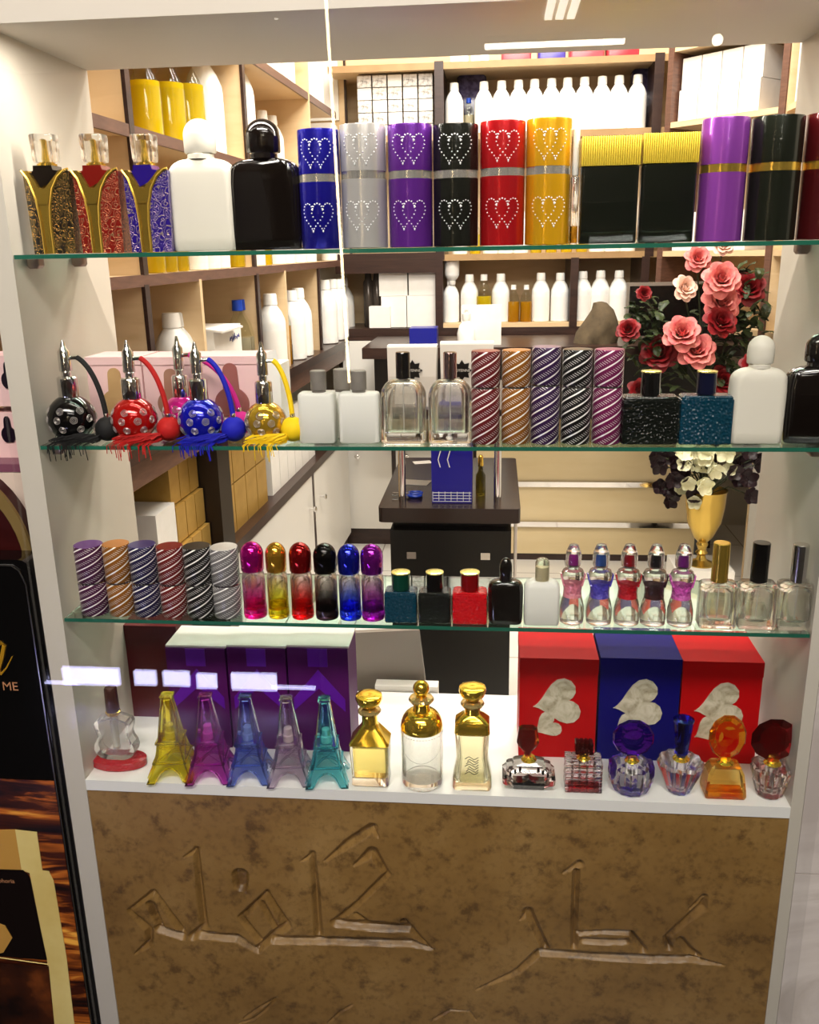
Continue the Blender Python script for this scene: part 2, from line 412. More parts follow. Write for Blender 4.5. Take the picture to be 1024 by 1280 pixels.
arm_bottle(39, 97, 'black', (24,16,10), (190,150,80), 'black paisley perfume bottle with gold arms, first on the top shelf')
arm_bottle(100, 157, 'red', (120,22,16), (214,150,110), 'red paisley perfume bottle with gold arms')
arm_bottle(162, 218, 'blue', (38,20,120), (205,180,190), 'blue paisley perfume bottle with gold arms, beside the white flask')
def flask(xl, xr, yt, Z, Y, m, label, ym=None, rib=None, capf=.47, capm=None, neckm=None, grp=None, depth=.030, hbf=.70, shine=None):
    X, W, H = fit(xl, xr, yt, Z, Y, ym)
    t = thing('perfume_flask', label, 'perfume bottle', (X, Y, Z), 0, grp)
    hb = H*hbf; D = depth
    k = 11 if rib else 8
    s = [(0,W*.90,D*.9,.008),(.002,W*.95,D,.01),(hb*.15,W*.97,D,.01),(hb*.70,W,D,.012),(hb*.84,W*.985,D,.013)]
    for a in range(1, 8):
        th = a/7*PI/2
        s.append((hb*(.84+.16*math.sin(th)), W*(.985-.53*(1-math.cos(th))), D*(1-.3*(1-math.cos(th))), .013))
    s.append((hb*1.02, W*.36, D*.68, .011))
    MB().loft(s, k, rib=rib).build('body', m, t)
    MB().lathe([(W*.19,hb*1.0),(W*.19,hb*1.05),(W*.165,hb*1.055),(W*.165,hb*1.07)], 6).build('collar', neckm or m, t)
    cw = W*capf; z0 = hb*1.06
    s = [(z0,cw*.93,cw*.70,9),(z0+.0015,cw*.99,cw*.75,9),(z0+(H-z0)*.3,cw,cw*.76,9),(z0+(H-z0)*.52,cw,cw*.76,9)]
    for a in range(1, 7):
        th = a/6*PI/2*.96
        s.append((z0+(H-z0)*(.52+.48*math.sin(th)), cw*math.cos(th), cw*.76*math.cos(th), 9))
    MB().loft(s, k, rib=rib).build('cap', capm or m, t)
    return t
WFL = mat('matte_white_glass', (214,208,194), .5, sss=.0)
BFL = mat('ribbed_black_glass', (14,9,7), .09, 0, coat=.8)
flask(214, 297, 148, ZS1, .05, WFL, 'white matte flask bottle with domed cap on the top shelf', 250)
flask(289, 377, 148, ZS1, .052, BFL, 'black ribbed flask bottle on the top shelf', 250, rib=.022)
heart_tube(375, 426, 163, 'blue', (26,22,150), 'blue foil perfume tube with rhinestone hearts, on the top shelf')
heart_tube(427, 484, 157, 'silver', (200,196,192), 'silver foil perfume tube with rhinestone hearts, on the top shelf')
heart_tube(486, 541, 157, 'purple', (104,40,150), 'purple perfume tube with rhinestone hearts, between the silver and black ones')
heart_tube(542, 598, 157, 'black', (26,28,22), 'black perfume tube with rhinestone hearts on the top shelf')
heart_tube(600, 656, 153, 'red', (190,14,24), 'red perfume tube with rhinestone hearts on the top shelf')
heart_tube(657, 713, 150, 'gold', (232,172,20), 'golden perfume tube with rhinestone hearts on the top shelf')
heart_tube(873, 931, 149, 'violet', (150,70,175), 'plain violet perfume tube with a gold ring', .05, False, GOLD)
heart_tube(934, 998, 147, 'darkgreen', (30,34,24), 'plain black perfume tube with a gold ring', .052, False, GOLD)
heart_tube(1001, 1062, 143, 'darkred', (84,12,18), 'dark red perfume tube with a gold ring at the end of the top shelf', .054, False, GOLD)
def rib_cap_bottle(xl, xr, yt, label, Y=.05):
    X, W, H = fit(xl, xr, yt, ZS1, Y, 240)
    t = thing('perfume_bottle', label, 'perfume bottle', (X, Y, ZS1), 0, 'black bottles with ribbed gold caps')
    z1 = H*.73
    MB().loft([(0,W*.94,.034,.004),(.002,W*.96,.036,.004),(z1-.001,W*.96,.036,.004),(z1,W*.93,.034,.004)], 3).build('body', mat('dark_green_glass', (16,20,14), .04, 0, coat=.9), t)
    b = MB(); n = 26
    for i in range(n):
        x = -W*.49+W*.98*(i+.5)/n
        b.lathe([(W*.017,z1),(W*.019,z1+.001),(W*.019,H-.001),(W*.012,H)], 1, cx=x, cy=-.0185)
    b.box(-W*.485, W*.485, -.0185, .0185, z1, H-.0005)
    b.build('ribbed_cap', mat('yellow_gold_ribs', (236,208,70), .3, .45), t, 50)
rib_cap_bottle(723, 797, 172, 'black bottle with ribbed gold cap, beside the golden heart tube')
rib_cap_bottle(798, 868, 168, 'black bottle with ribbed gold cap, beside the violet tube')
# slim vial between
X, W, H = fit(713, 724, 160, ZS1, .05, 240)
t = thing('sample_vial', 'slim clear vial with white cap between the golden tube and black bottle', 'vial', (X, .05, ZS1))
MB().lathe([(W*.45,0),(W*.48,.001),(W*.48,H*.58),(W*.3,H*.6)], 5).build('body', CLEAR, t)
MB().lathe([(W*.42,.0015),(W*.42,H*.16)], 5).build('liquid', glassm('amber_liquid', (225,180,60)), t)
MB().lathe([(W*.34,H*.6),(W*.4,H*.61),(W*.4,H*.99),(W*.3,H)], 5).build('cap', PLW, t)
# small blue ribbon behind blue arm bottle
b = MB(); x0 = hit(205, 207, 1, .07)
for s in (-1, 1): b.loft([(-.006,.002,.004,9),(-.002,.012,.006,9),(.004,.014,.006,9),(.006,.004,.003,9)], 4, cx=s*.008)
rb = b.build('ribbon_bow', mat('blue_ribbon', (40,110,200), .3), None, loc=(x0[0]+.004, .068, ZS1+.006)); tag(rb, 'small blue ribbon bow tucked behind the blue paisley bottle', 'ribbon')
# ================================================================== shelf 2 items
def atomizer(xl, xr, ybt, name, c, label, Y, xb, yt=425, hose_c=None, gold=False, tass=1.):
    X, W, _ = fit(xl, xr, yt, ZS2, Y, 523); r = W/2
    H = hit((xl+xr)/2-3, yt, 1, Y)[2]-ZS2
    t = thing('atomizer_bottle', label, 'perfume atomizer', (X, Y, ZS2), 0, 'round perfume atomizers with squeeze bulbs')
    M = foil('ball_'+name, c, .08, .7 if gold else .35)
    zc = r*.98
    pr = [(r*.42,0)]
    for i in range(1, 15):
        a = -PI/2+.42+(PI-.62)*i/14
        pr.append((r*math.cos(a), zc+r*1.02*math.sin(a)))
    MB().lathe(pr, 9).build('ball_body', M, t)
    b = MB()
    for ring_z, cnt, off in ((-.35,8,0),(.05,9,.5),(.42,7,.2)):
        for i in range(cnt):
            th = 2*PI*(i+off)/cnt; ph = math.asin(ring_z)
            n = Vector((math.cos(th)*math.cos(ph), math.sin(th)*math.cos(ph), math.sin(ph)))
            q = n.to_track_quat('Z', 'Y').to_matrix().to_4x4(); q.translation = Vector((0,0,zc))+n*r*1.01
            for rr in (.0042, .0024):
                b.tube([(rr*math.cos(a*PI/5)*(1+.12*(a % 2)), rr*math.sin(a*PI/5)*(1+.12*(a % 2)), 0) for a in range(11)], .00042, 4, q, False)
            b.bead(tuple(q.translation), .0008)
    b.build('rose_motifs', mat('motif_silver', (190,180,175), .35, .5), t, 60)
    z0 = zc+r*.93
    q = H-z0
    MB().lathe([(r*.40,z0-.001),(r*.42,z0),(r*.42,z0+q*.33),(r*.36,z0+q*.36),(r*.20,z0+q*.37),(r*.20,z0+q*.44),(r*.27,z0+q*.46),(r*.25,z0+q*.80),(r*.14,z0+q*.86),(r*.10,z0+q*.93),(r*.05,H)], 6).build('collar', CHROME, t)
    nz = z0+q*.68
    MB().tube([(r*.1,0,nz),(r*.6,0,nz+.001)], .0026, 8).build('nozzle_pipe', CHROME, t)
    bx = hit(xb, 530, 1, Y-.004)[0]-X; br = .0162; bz = br+.0005
    P = []
    xs = r*.55; ze = bz+br*1.15
    for i in range(15):
        u = i/14; a = u*PI/2
        P.append((xs+(bx-xs)*(.72*math.sin(a)+.28*u), -.004*u, ze+(nz+.001-ze)*(.70*math.cos(a)+.30*(1-u))))
    HM = mat('hose_'+name, hose_c or c, .75)
    MB().tube(P, .0035, 8).build('hose', HM, t)
    MB().lathe([(.0034,bz+br*.9),(.0034,bz+br*1.25),(.0025,bz+br*1.35)], 5, cx=bx, cy=-.004).build('bulb_collar', CHROME, t)
    o = MB().ball((bx,-.004,bz), br, 6, 12); o.build('squeeze_bulb', HM, t)
    b = MB(); rg = random.Random(hash(name) % 99 if 0 else len(name)*7+int(xl))
    for i in range(110):
        a = rg.random(); sx = bx-br*.6-a*(bx+r*.2)*1.0
        y0 = -r*.55-.006*rg.random() if a > .35 else -.012-.01*rg.random()
        z = .0012+.011*rg.random()
        dx = -rg.uniform(.006,.02)
        p = [(bx-br*.3, -.012, .004+.004*rg.random()), ((bx+sx)/2, (y0-.012)/2-.006, z+.002), (sx, y0-.004, z), (sx+dx*.6, min(y0-.006, -.018), z*.6+.0008)]
        if rg.random() < .26*tass:
            ye = -Y-.004; p[-1] = (p[-1][0], ye*.6, .002); p += [(p[-1][0]-.001, ye, .001), (p[-1][0]+rg.uniform(-.002,.002), ye-.001, -.004-.016*rg.random()**2)]
        b.tube(p, .00065, 3)
    b.build('tassel', HM, t, 60)
    return t
atomizer(62, 118, 0, 'black', (14,12,12), 'black round atomizer with black squeeze bulb and tassel', .034, 134, 425)
atomizer(141, 195, 0, 'red', (180,14,10), 'red round atomizer with red squeeze bulb and tassel', .034, 211, 425)
atomizer(205, 254, 0, 'magenta', (200,20,130), 'magenta round atomizer standing behind the blue one', .075, 300, 420, tass=0)
atomizer(224, 278, 0, 'blue', (14,18,170), 'blue round atomizer with blue squeeze bulb and tassel', .033, 292, 427)
atomizer(307, 357, 0, 'gold', (214,170,50), 'gold round atomizer with yellow squeeze bulb and tassel', .033, 366, 427, (244,204,10), True)
# frosted bottles with grey caps
GREYC = noisy('grey_cap', [(.3,(110,104,98)), (.7,(128,121,113))], 40, .5)
def frost(xl, xr, yt, cx0, cx1, cyt, Y, label):
    X, W, H = fit(xl, xr, yt, ZS2, Y, 520)
    t = thing('perfume_bottle', label, 'perfume bottle', (X, Y, ZS2), 0, 'frosted bottles with grey caps')
    MB().loft([(0,W*.94,.024,.005),(.002,W,.027,.006),(H-.004,W,.027,.006),(H-.001,W*.95,.024,.005),(H,W*.88,.02,.004)], 4).build('body', FROST, t)
    a, c, hh = fit(cx0, cx1, cyt, ZS2, Y, 475)
    MB().lathe([(c*.42,H),(c*.42,H+.003),(c*.5,H+.0035),(c*.5,hh-.001),(c*.46,hh)], 7, cx=a-X).build('cap', GREYC, t)
frost(375, 420, 490, 388, 408, 463, .03, 'frosted bottle with grey cap beside the gold atomizer')
frost(402, 446, 489, 417, 439, 461, .065, 'frosted bottle with grey cap standing behind two others')
frost(425, 475, 490, 438, 458, 463, .03, 'frosted bottle with grey cap beside the clear glass bottles')
def clear_round(xl, xr, yb, cx0, cx1, yc, capm, label, Z=ZS2, Y=.03, ym=520, grp='clear glass bottles on the second shelf'):
    X, W, H = fit(xl, xr, yb, Z, Y, ym); D = .026
    t = thing('perfume_bottle', label, 'perfume bottle', (X, Y, Z), 0, grp)
    def sh(w, d, z0, z1, hh):
        s = [(z0,w*.93,d*.9,.006),(z0+.002,w,d,.007),(z0+hh*.72,w,d,.008)]
        for a in range(1, 7):
            th = a/6*PI/2; s.append((z0+hh*(.72+.28*math.sin(th)), w*(1-.6*(1-math.cos(th))), d*(1-.4*(1-math.cos(th))), .008))
        return s
    b = MB().loft(sh(W, D, 0, H, H), 5)
    b.loft(sh(W*.80, D*.72, .013, H, H*.80), 5, True)
    b.build('body', CLEAR, t)
    a, c, hh = fit(cx0, cx1, yc, Z, Y, yc+15)
    MB().lathe([(c*.35,H*.985),(c*.35,H+.002)], 6).build('collar', SILVER, t)
    MB().lathe([(c*.5,H+.0015),(c*.5,hh-.001),(c*.45,hh)], 7).build('cap', capm, t)
    MB().tube([(0,0,.016),(0,0,H*.95)], .0008, 5).build('dip_tube', PLW, t)
    return t
clear_round(477, 533, 474, 493, 511, 440, BLACKG, 'clear glass bottle with black cap on the second shelf')
clear_round(536, 590, 474, 552, 569, 440, mat('rose_chrome', (205,175,172), .12, 1), 'clear glass bottle with chrome cap on the second shelf')
def spiral_tube(xl, xr, yt, Z, Y, nm, c, label, ym, grp, topc=None, pitch=.0165, N=4, half=.60):
    X, W, H = fit(xl, xr, yt, Z, Y, ym); r = W/2
    t = thing('perfume_tube', label, 'perfume tube', (X, Y, Z), 0, grp)
    M = spiral_mat('spiral_'+nm, c, pitch, N); zr = H*half
    MB().lathe([(r*.96,0),(r,.0012),(r,zr-.001),(r*.97,zr)], 8).build('lower_tube', M, t)
    MB().lathe([(r*.94,zr),(r*.985,zr+.0005),(r*.985,zr+.002),(r*.94,zr+.0025)], 8).build('ring', SILVER, t)
    MB().lathe([(r*.97,zr+.0025),(r,zr+.0035),(r,H-.001),(r*.98,H-.0004)], 8).build('cap', M, t)
    MB().lathe([(r*.975,H-.0006),(r*.94,H)], 8).build('cap_top', foil('top_'+nm, topc or c, .3, .4), t)
g2 = 'spiral tubes on the second shelf'
spiral_tube(589, 625, 438, ZS2, .03, 'red', (150,10,26), 'red spiral-pattern tube on the second shelf beside a clear bottle', 500, g2)
spiral_tube(627, 663, 437, ZS2, .03, 'gold', (214,130,14), 'golden spiral-pattern tube on the second shelf', 500, g2)
spiral_tube(664, 700, 433, ZS2, .03, 'purple', (72,14,96), 'dark purple spiral-pattern tube on the second shelf', 500, g2, (150,120,170))
spiral_tube(702, 739, 436, ZS2, .03, 'black', (20,15,15), 'black spiral-pattern tube on the second shelf', 500, g2)
spiral_tube(741, 778, 436, ZS2, .03, 'magenta', (168,14,112), 'magenta spiral-pattern tube at the end of the second shelf tubes', 500, g2)
def square_bottle(xl, xr, yt, cx0, cx1, cyt, Z, Y, m, capm, label, grp, ym, D=.03):
    X, W, H = fit(xl, xr, yt, Z, Y, ym)
    t = thing('perfume_bottle', label, 'perfume bottle', (X, Y, Z), 0, grp)
    MB().loft([(0,W*.96,D*.94,.002),(.0015,W,D,.003),(H*.92,W,D,.003),(H*.93,W*.965,D*.93,.003),(H*.97,W*.965,D*.93,.003),(H,W*.9,D*.85,.003)], 2).build('body', m, t, 25)
    a, c, hh = fit(cx0, cx1, cyt, Z, Y, cyt+12)
    MB().lathe([(c*.42,H),(c*.42,H+.001),(c*.5,H+.0015),(c*.5,hh-.0025)], 7).build('cap', capm, t)
    b = MB().lathe([(c*.5,hh-.0025),(c*.53,hh-.002),(c*.53,hh-.0005),(c*.46,hh),(c*.2,hh+.0006)], 7)
    for i in range(8):
        th = i*PI/4; b.bead((c*.28*math.cos(th), c*.28*math.sin(th), hh), .0012)
    b.build('gold_medallion', mat('pale_gold', (238,222,130), .25, .8), t)
DG = glitter_mat('dark_smoked_glass', (10,14,10), 0)
TG = glitter_mat('teal_glass', (3,52,70), .0)
square_bottle(776, 846, 494, 801, 825, 463, ZS2, .03, DG, BLACKG, 'black square bottle with gold-topped cap on the second shelf', 'square bottles on the second shelf', 525)
square_bottle(847, 913, 493, 868, 892, 463, ZS2, .03, TG, mat('navy_cap', (10,14,40), .2), 'teal square bottle with gold-topped cap on the second shelf', 'square bottles on the second shelf', 525)
flask(909, 980, 419, ZS2, .035, WFL, 'white matte flask bottle on the second shelf beside the teal bottle', 515)
flask(979, 1056, 416, ZS2, .037, BFL, 'black ribbed flask bottle at the end of the second shelf', 515, rib=.022)
# pink boxes with bottle-shaped windows
def pink_box(xl, xr, yt, label, winc):
    Y0 = .112; X, W, H = fit(xl, xr, yt, ZS2, Y0, 500); H = min(H, .2)
    t = thing('gift_box', label, 'gift box', (X, Y0, ZS2), 0, 'pink gift boxes on the second shelf')
    MB().loft([(0,W*.99,.068,.001),(H,W*.99,.068,.001)], 2, cy=.034).build('box', CARDP, t, 30)
    MB().box(-W*.497, W*.497, -.0015, .0695, H*.9, H+.001).build('lid', CARDP, t, 0)
    cx, cz, rr = 0, H*.36, W*.27
    P = arc(cx, cz, rr, rr*.95, -50, 62, 10)+arc(cx, cz+rr*1.9, rr*.42, rr*.42, 0, 180, 8)+arc(cx, cz, rr, rr*.95, 118, 230, 10)
    MB().prism(P, -.0022, .001).build('window', noisy('win_'+winc, [(.3,{'tan':(176,140,96),'brown':(150,108,90),'rose':(140,84,78)}[winc]), (.7,{'tan':(196,160,112),'brown':(166,124,104),'rose':(158,100,92)}[winc])], 25, .15), t, 30)
pink_box(112, 181, 447, 'pink box with a bottle-shaped window behind the black and red atomizers', 'tan')
pink_box(182, 250, 447, 'pink box with a bottle-shaped window behind the blue atomizer', 'brown')
pink_box(251, 330, 446, 'pink box with a bottle-shaped window behind the gold atomizer', 'rose')
# torn white box beside
X, W, H = fit(333, 352, 447, ZS2, .12, 500)
b = MB().loft([(0,W,.06,.001),(H*.9,W,.06,.001)], 2, cy=.03); b.add([(-W/2,0,H*.9),(W/2,0,H*.9),(W*.35,-.004,H*1.12),(-W*.9,.01,H*1.02)], [(0,1,2,3),(3,2,1,0)])
tb = b.build('carton', CARDW, None, 30, (X, .12, ZS2)); tag(tb, 'opened white carton with torn flap beside the pink boxes', 'box')
# ================================================================== shelf 3 items
g3 = 'spiral tubes on the third shelf'
for xl, xr, yt, nm, c, tc, lab in ((98,134,680,'plum',(108,22,92),(110,40,150),'plum spiral-pattern tube, first on the third shelf'),
        (133,167,679,'gold',(214,130,14),(240,180,30),'golden spiral-pattern tube on the third shelf'),
        (165,200,680,'navy',(38,24,96),(44,36,130),'navy spiral-pattern tube on the third shelf'),
        (199,233,682,'crimson',(160,22,22),(150,20,22),'crimson spiral-pattern tube on the third shelf'),
        (232,267,682,'black',(20,15,15),(30,28,24),'black spiral-pattern tube on the third shelf'),
        (265,301,683,'silver',(176,170,170),(226,224,222),'silver spiral-pattern tube on the third shelf')):
    spiral_tube(xl+1, xr-1, yt, ZS3, .026, nm, c, lab, 728, g3, tc, .0145, 4, .46)
def gradient_glass(name, c):
    if name in MATS: return MATS[name]
    m = mat(name, c, .0, 0, 1, 1.45); nt = m.node_tree; N, L, b = nodes(m)
    sp = N.new('ShaderNodeSeparateXYZ'); L.new(N.new('ShaderNodeTexCoord').outputs['Generated'], sp.inputs[0])
    L.new(ramp(nt, sp.outputs[2], [(.12,c), (.45,tuple((x+250)//2 for x in c)), (.92,(250,248,248))]), b.inputs['Base Color'])
    return soften(m, .2)
def domed(xl, xr, yt, nm, c, capc, label):
    Y = .022; X, W, H = fit(xl, xr, yt, ZS3, Y, 740); r = W/2
    t = thing('perfume_bottle', label, 'perfume bottle', (X, Y, ZS3), 0, 'slim bottles with domed caps')
    hb = H*.64
    b = MB().lathe([(r*.7,0),(r*.92,.0015),(r*.96,.006),(r*.92,hb*.3),(r*.93,hb*.85),(r*.84,hb*.95),(r*.55,hb)], 7)
    b.lathe([(r*.5,.012),(r*.78,.014),(r*.78,hb*.82),(r*.45,hb*.93)], 7, flip=True)
    b.build('body', gradient_glass('grad_'+nm, c), t)
    MB().lathe([(r*.62,.0125),(r*.74,.0145),(r*.74,hb*.35)], 7).build('liquid', glassm('liq_'+nm, c, .0, 1.33), t)
    s = [(r*.88,hb*.985),(r*.92,hb),(r*.94,hb+(H-hb)*.55)]
    for a in range(1, 7):
        th = a/6*PI/2*.97; s.append((r*.94*math.cos(th), hb+(H-hb)*(.55+.45*math.sin(th))))
    MB().lathe(s, 7).build('cap', foil('dome_'+nm, capc, .1, .85), t)
for a in ((303,333,677,'pink',(225,20,160),(215,10,150),'magenta gradient bottle with domed magenta cap'),
          (334,361,678,'yellow',(235,215,20),(225,165,50),'yellow gradient bottle with domed gold cap'),
          (363,392,678,'red',(215,20,24),(175,14,20),'red gradient bottle with domed red cap'),
          (393,423,679,'smoke',(52,36,46),(24,20,20),'smoky gradient bottle with domed black cap'),
          (423,452,680,'blue',(30,60,225),(30,40,200),'blue gradient bottle with domed blue cap'),
          (451,481,680,'violet',(160,20,180),(150,20,165),'violet gradient bottle with domed violet cap')):
    domed(*a[:3], a[3], a[4], a[5], a[6])
g4 = 'small square bottles on the third shelf'
square_bottle(482, 522, 736, 491, 513, 714, ZS3, .022, TG, mat('green_cap', (14,70,52), .15, .4), 'small teal square bottle with gold-topped cap on the third shelf', g4, 760, .028)
square_bottle(524, 564, 737, 533, 554, 714, ZS3, .022, DG, BLACKG, 'small black square bottle with gold-topped cap on the third shelf', g4, 760, .028)
square_bottle(566, 609, 737, 575, 598, 714, ZS3, .022, glitter_mat('red_glass', (205,12,22), .15), foil('red_cap', (160,12,16), .15, .6), 'small red square bottle with gold-topped red cap on the third shelf', g4, 760, .028)
flask(610, 654, 697, ZS3, .022, BFL, 'small black flask bottle on the third shelf', 755, hbf=.66, capf=.36, depth=.026)
X, W, H = fit(655, 699, 697, ZS3, .022, 755)
t = thing('perfume_bottle', 'small frosted bottle with ivory spray top on the third shelf', 'perfume bottle', (X, .022, ZS3))
MB().loft([(0,W*.95,.024,.005),(.002,W,.026,.006),(H*.57,W,.026,.006),(H*.62,W*.9,.022,.006),(H*.66,W*.62,.018,.006)], 5).build('body', FROST, t)
MB().lathe([(W*.15,H*.62),(W*.15,H*.8),(W*.13,H*.86)], 6).build('spray_nozzle', mat('ivory_plastic', (226,214,176), .4), t)
b = MB().lathe([(W*.19,H*.64),(W*.2,H*.66),(W*.2,H*.93),(W*.15,H*.98),(W*.04,H)], 6); b.build('cap', glassm('cloudy_cap', (245,242,232), .2), t)
def hourglass(xl, xr, nm, c, c2, label):
    Y = .024; X, W, H = fit(xl, xr, 680, ZS3, Y, 745); r = W/2
    t = thing('perfume_bottle', label, 'perfume bottle', (X, Y, ZS3), 0, 'clear corset-shaped bottles')
    MB().lathe([(r*.75,0),(r*.95,.002),(r*1.0,.010),(r*.98,.022),(r*.86,.032),(r*.72,.040),(r*.70,.047),(r*.76,.056),(r*.90,.064),(r*.92,.070),(r*.80,.0745),(r*.42,.0765),(r*.40,.079)], 8).build('body', CRYSTAL, t)
    M = glitter_mat('corset_'+nm, c, .35)
    b = MB()
    n = 40; rows = [(.038,.745),(.042,.715),(.046,.70),(.05,.72),(.055,.75)]
    vs, fs = [], []
    for z, q in rows:
        for j in range(n):
            a = 2*PI*j/n; rr = r*q*1.02*(1+.02*(j % 2)); zz = z*1.0+(.006*abs(math.sin(a*1))*((z-.038)/.02) if z > .052 else 0)
            vs.append((rr*math.cos(a), rr*math.sin(a), zz))
    for i in range(len(rows)-1):
        for j in range(n): fs.append((i*n+j, i*n+(j+1) % n, (i+1)*n+(j+1) % n, (i+1)*n+j))
    b.add(vs, fs)
    for s in (-1, 1):
        for s2 in (-.4, .4):
            b.tube([(s*r*.70, s2*r*1.0, .054), (s*r*.84, s2*r*.7, .062), (s*r*.94, s2*r*.3, .069)], .0017, 5)
    b.build('corset', M, t, 60)
    MB().lathe([(r*.42,.079),(r*.45,.0795),(r*.45,.082)], 6).build('collar', SILVER, t)
    MB().lathe([(r*.40,.0825),(r*.42,.083),(r*.40,.093),(r*.36,.0975)], 6).build('cap_core', foil('core_'+nm, c2, .15, .4), t)
    b = MB().lathe([(r*.56,.080),(r*.62,.083),(r*.64,.094),(r*.6,.099),(r*.36,H-.001),(r*.2,H)], 3)
    b.lathe([(r*.46,.0802),(r*.47,.098),(r*.3,.1)], 6, flip=True)
    b.build('cap', CRYSTAL, t, 25)
for a in ((700,731,'pink',(235,140,160),(190,40,170),'corset-shaped clear bottle with pink sleeve and purple cap core'),
          (733,766,'blue',(80,70,190),(50,110,200),'corset-shaped clear bottle with blue sleeve and cap core'),
          (768,801,'red',(190,14,30),(205,20,40),'corset-shaped clear bottle with red sleeve and cap core'),
          (801,834,'black',(50,20,24),(20,18,18),'corset-shaped clear bottle with black sleeve and cap core'),
          (835,868,'lilac',(215,90,190),(150,30,160),'corset-shaped clear bottle with lilac sleeve and violet cap core')):
    hourglass(*a)
def clear_square(xl, xr, yt, cx0, cx1, cyt, capm, label):
    Y = .024; X, W, H = fit(xl, xr, yt, ZS3, Y, 755)
    t = thing('perfume_bottle', label, 'perfume bottle', (X, Y, ZS3), 0, 'clear square bottles on the third shelf')
    b = MB().loft([(0,W*.95,.026,.003),(.002,W,.028,.004),(H*.94,W*.98,.028,.005),(H,W*.86,.022,.005)], 3)
    b.loft([(.010,W*.5,.014,.006),(.013,W*.72,.018,.008),(H*.5,W*.8,.019,.008),(H*.82,W*.74,.018,.008),(H*.9,W*.4,.012,.006)], 4, True)
    b.build('body', CLEAR, t, 30)
    a, c, hh = fit(cx0, cx1, cyt, ZS3, Y, cyt+15)
    MB().lathe([(c*.38,H),(c*.38,H+.002)], 6).build('collar', SILVER, t)
    MB().lathe([(c*.5,H+.0015),(c*.5,hh-.001),(c*.46,hh)], 8).build('cap', capm, t)
    MB().tube([(0,0,.012),(0,0,H*.9)], .0007, 5).build('dip_tube', PLW, t)
clear_square(873, 920, 727, 887, 908, 678, GOLD, 'clear square bottle with gold cap on the third shelf')
clear_square(922, 969, 727, 936, 958, 678, BLACKG, 'clear square bottle with black cap on the third shelf')
clear_square(971, 1017, 727, 985, 1005, 680, SILVER, 'clear square bottle with silver cap at the end of the third shelf')
# ================================================================== base board items
def eiffel(xl, xr, yt, nm, c, label, nozc=(230,225,215)):
    Y = .030; X, W, H = fit(xl, xr, yt, ZB, Y, 975); W *= .98
    t = thing('tower_bottle', label, 'perfume bottle', (X, Y, ZB), .12, 'tower-shaped perfume bottles')
    G = glassm('tower_'+nm, c, .01, 1.45)
    hw = W/2; zt = H*.45
    def a(z): u = z/zt; return hw*(.52+.48*(1-u)**1.7)
    b = MB(); NU, NZ = 18, 10
    for side in range(4):
        R = Matrix.Rotation(side*PI/2, 4, 'Z'); vs, fs = [], []
        for lay, sgn in ((0,1),(1,1)):
            for iz in range(NZ+1):
                for iu in range(NU+1):
                    u = -1+2*iu/NU
                    zb = H*.145*math.sqrt(max(0, 1-(u/.62)**2)) if abs(u) < .62 else 0
                    z = zb+(zt-zb)*iz/NZ; aa = a(z)-lay*.0035
                    vs.append((u*aa, -aa, z))
        n1 = (NU+1)*(NZ+1)
        for iz in range(NZ):
            for iu in range(NU):
                p = iz*(NU+1)+iu; q = (p, p+1, p+NU+2, p+NU+1)
                fs.append(q); fs.append(tuple(x+n1 for x in q[::-1]))
        for iu in range(NU):
            fs.append((iu+1, iu, iu+n1, iu+1+n1)); p = NZ*(NU+1)+iu; fs.append((p, p+1, p+1+n1, p+n1))
        for iz in range(NZ):
            p = iz*(NU+1); fs.append((p, p+NU+1, p+NU+1+n1, p+n1)); p += NU; fs.append((p+NU+1, p, p+n1, p+NU+1+n1))
        b.add(vs, fs, R)
        # arch moulding, cross bracing and ledge on each face
        b.tube([(u*a(H*.145*math.sqrt(max(0,1-(u/.62)**2))), -a(H*.145*math.sqrt(max(0,1-(u/.62)**2)))-.0006, H*.02+H*.145*math.sqrt(max(0,1-(u/.62)**2))) for u in [-.62+.124*i for i in range(11)]], .0011, 5, R)
        z1, z2 = H*.24, H*.42
        b.tube([(-.8*a(z1), -a(z1)-.0003, z1), (.8*a(z2), -a(z2)-.0003, z2)], .0008, 4, R)
        b.tube([(.8*a(z1), -a(z1)-.0003, z1), (-.8*a(z2), -a(z2)-.0003, z2)], .0008, 4, R)
        for z in (H*.215, zt-.001):
            b.box(-a(z)-.0015, a(z)+.0015, -a(z)-.0018, -a(z)+.0015, z-.0014, z+.0014, R)
    b.build('tower_base', G, t, 30)
    w0 = a(zt)*2*.9
    b = MB().loft([(zt,w0*1.05,w0*1.05,.001),(zt+.002,w0,w0,.001),(H*.7,w0*.74,w0*.74,.001),(H*.965,w0*.44,w0*.44,.001),(H*.965,w0*.62,w0*.62,.002),(H*.985,w0*.62,w0*.62,.002),(H,w0*.4,w0*.4,.002)], 2)
    b.loft([(zt+.0002,w0*.62,w0*.62,.001),(H*.93,w0*.3,w0*.3,.001)], 2, True)
    for sx in (-1, 1):
        for sy in (-1, 1): b.tube([(sx*w0*.5, sy*w0*.5, zt), (sx*w0*.37, sy*w0*.37, H*.7), (sx*w0*.22, sy*w0*.22, H*.96)], .0007, 4)
    b.build('tower_cap', G, t, 25)
    MB().lathe([(w0*.26,zt+.0005),(w0*.26,zt+.010),(w0*.20,zt+.011),(w0*.20,zt+.021),(w0*.1,zt+.022)], 5).build('spray_nozzle', mat('nozzle_white', nozc, .3), t)
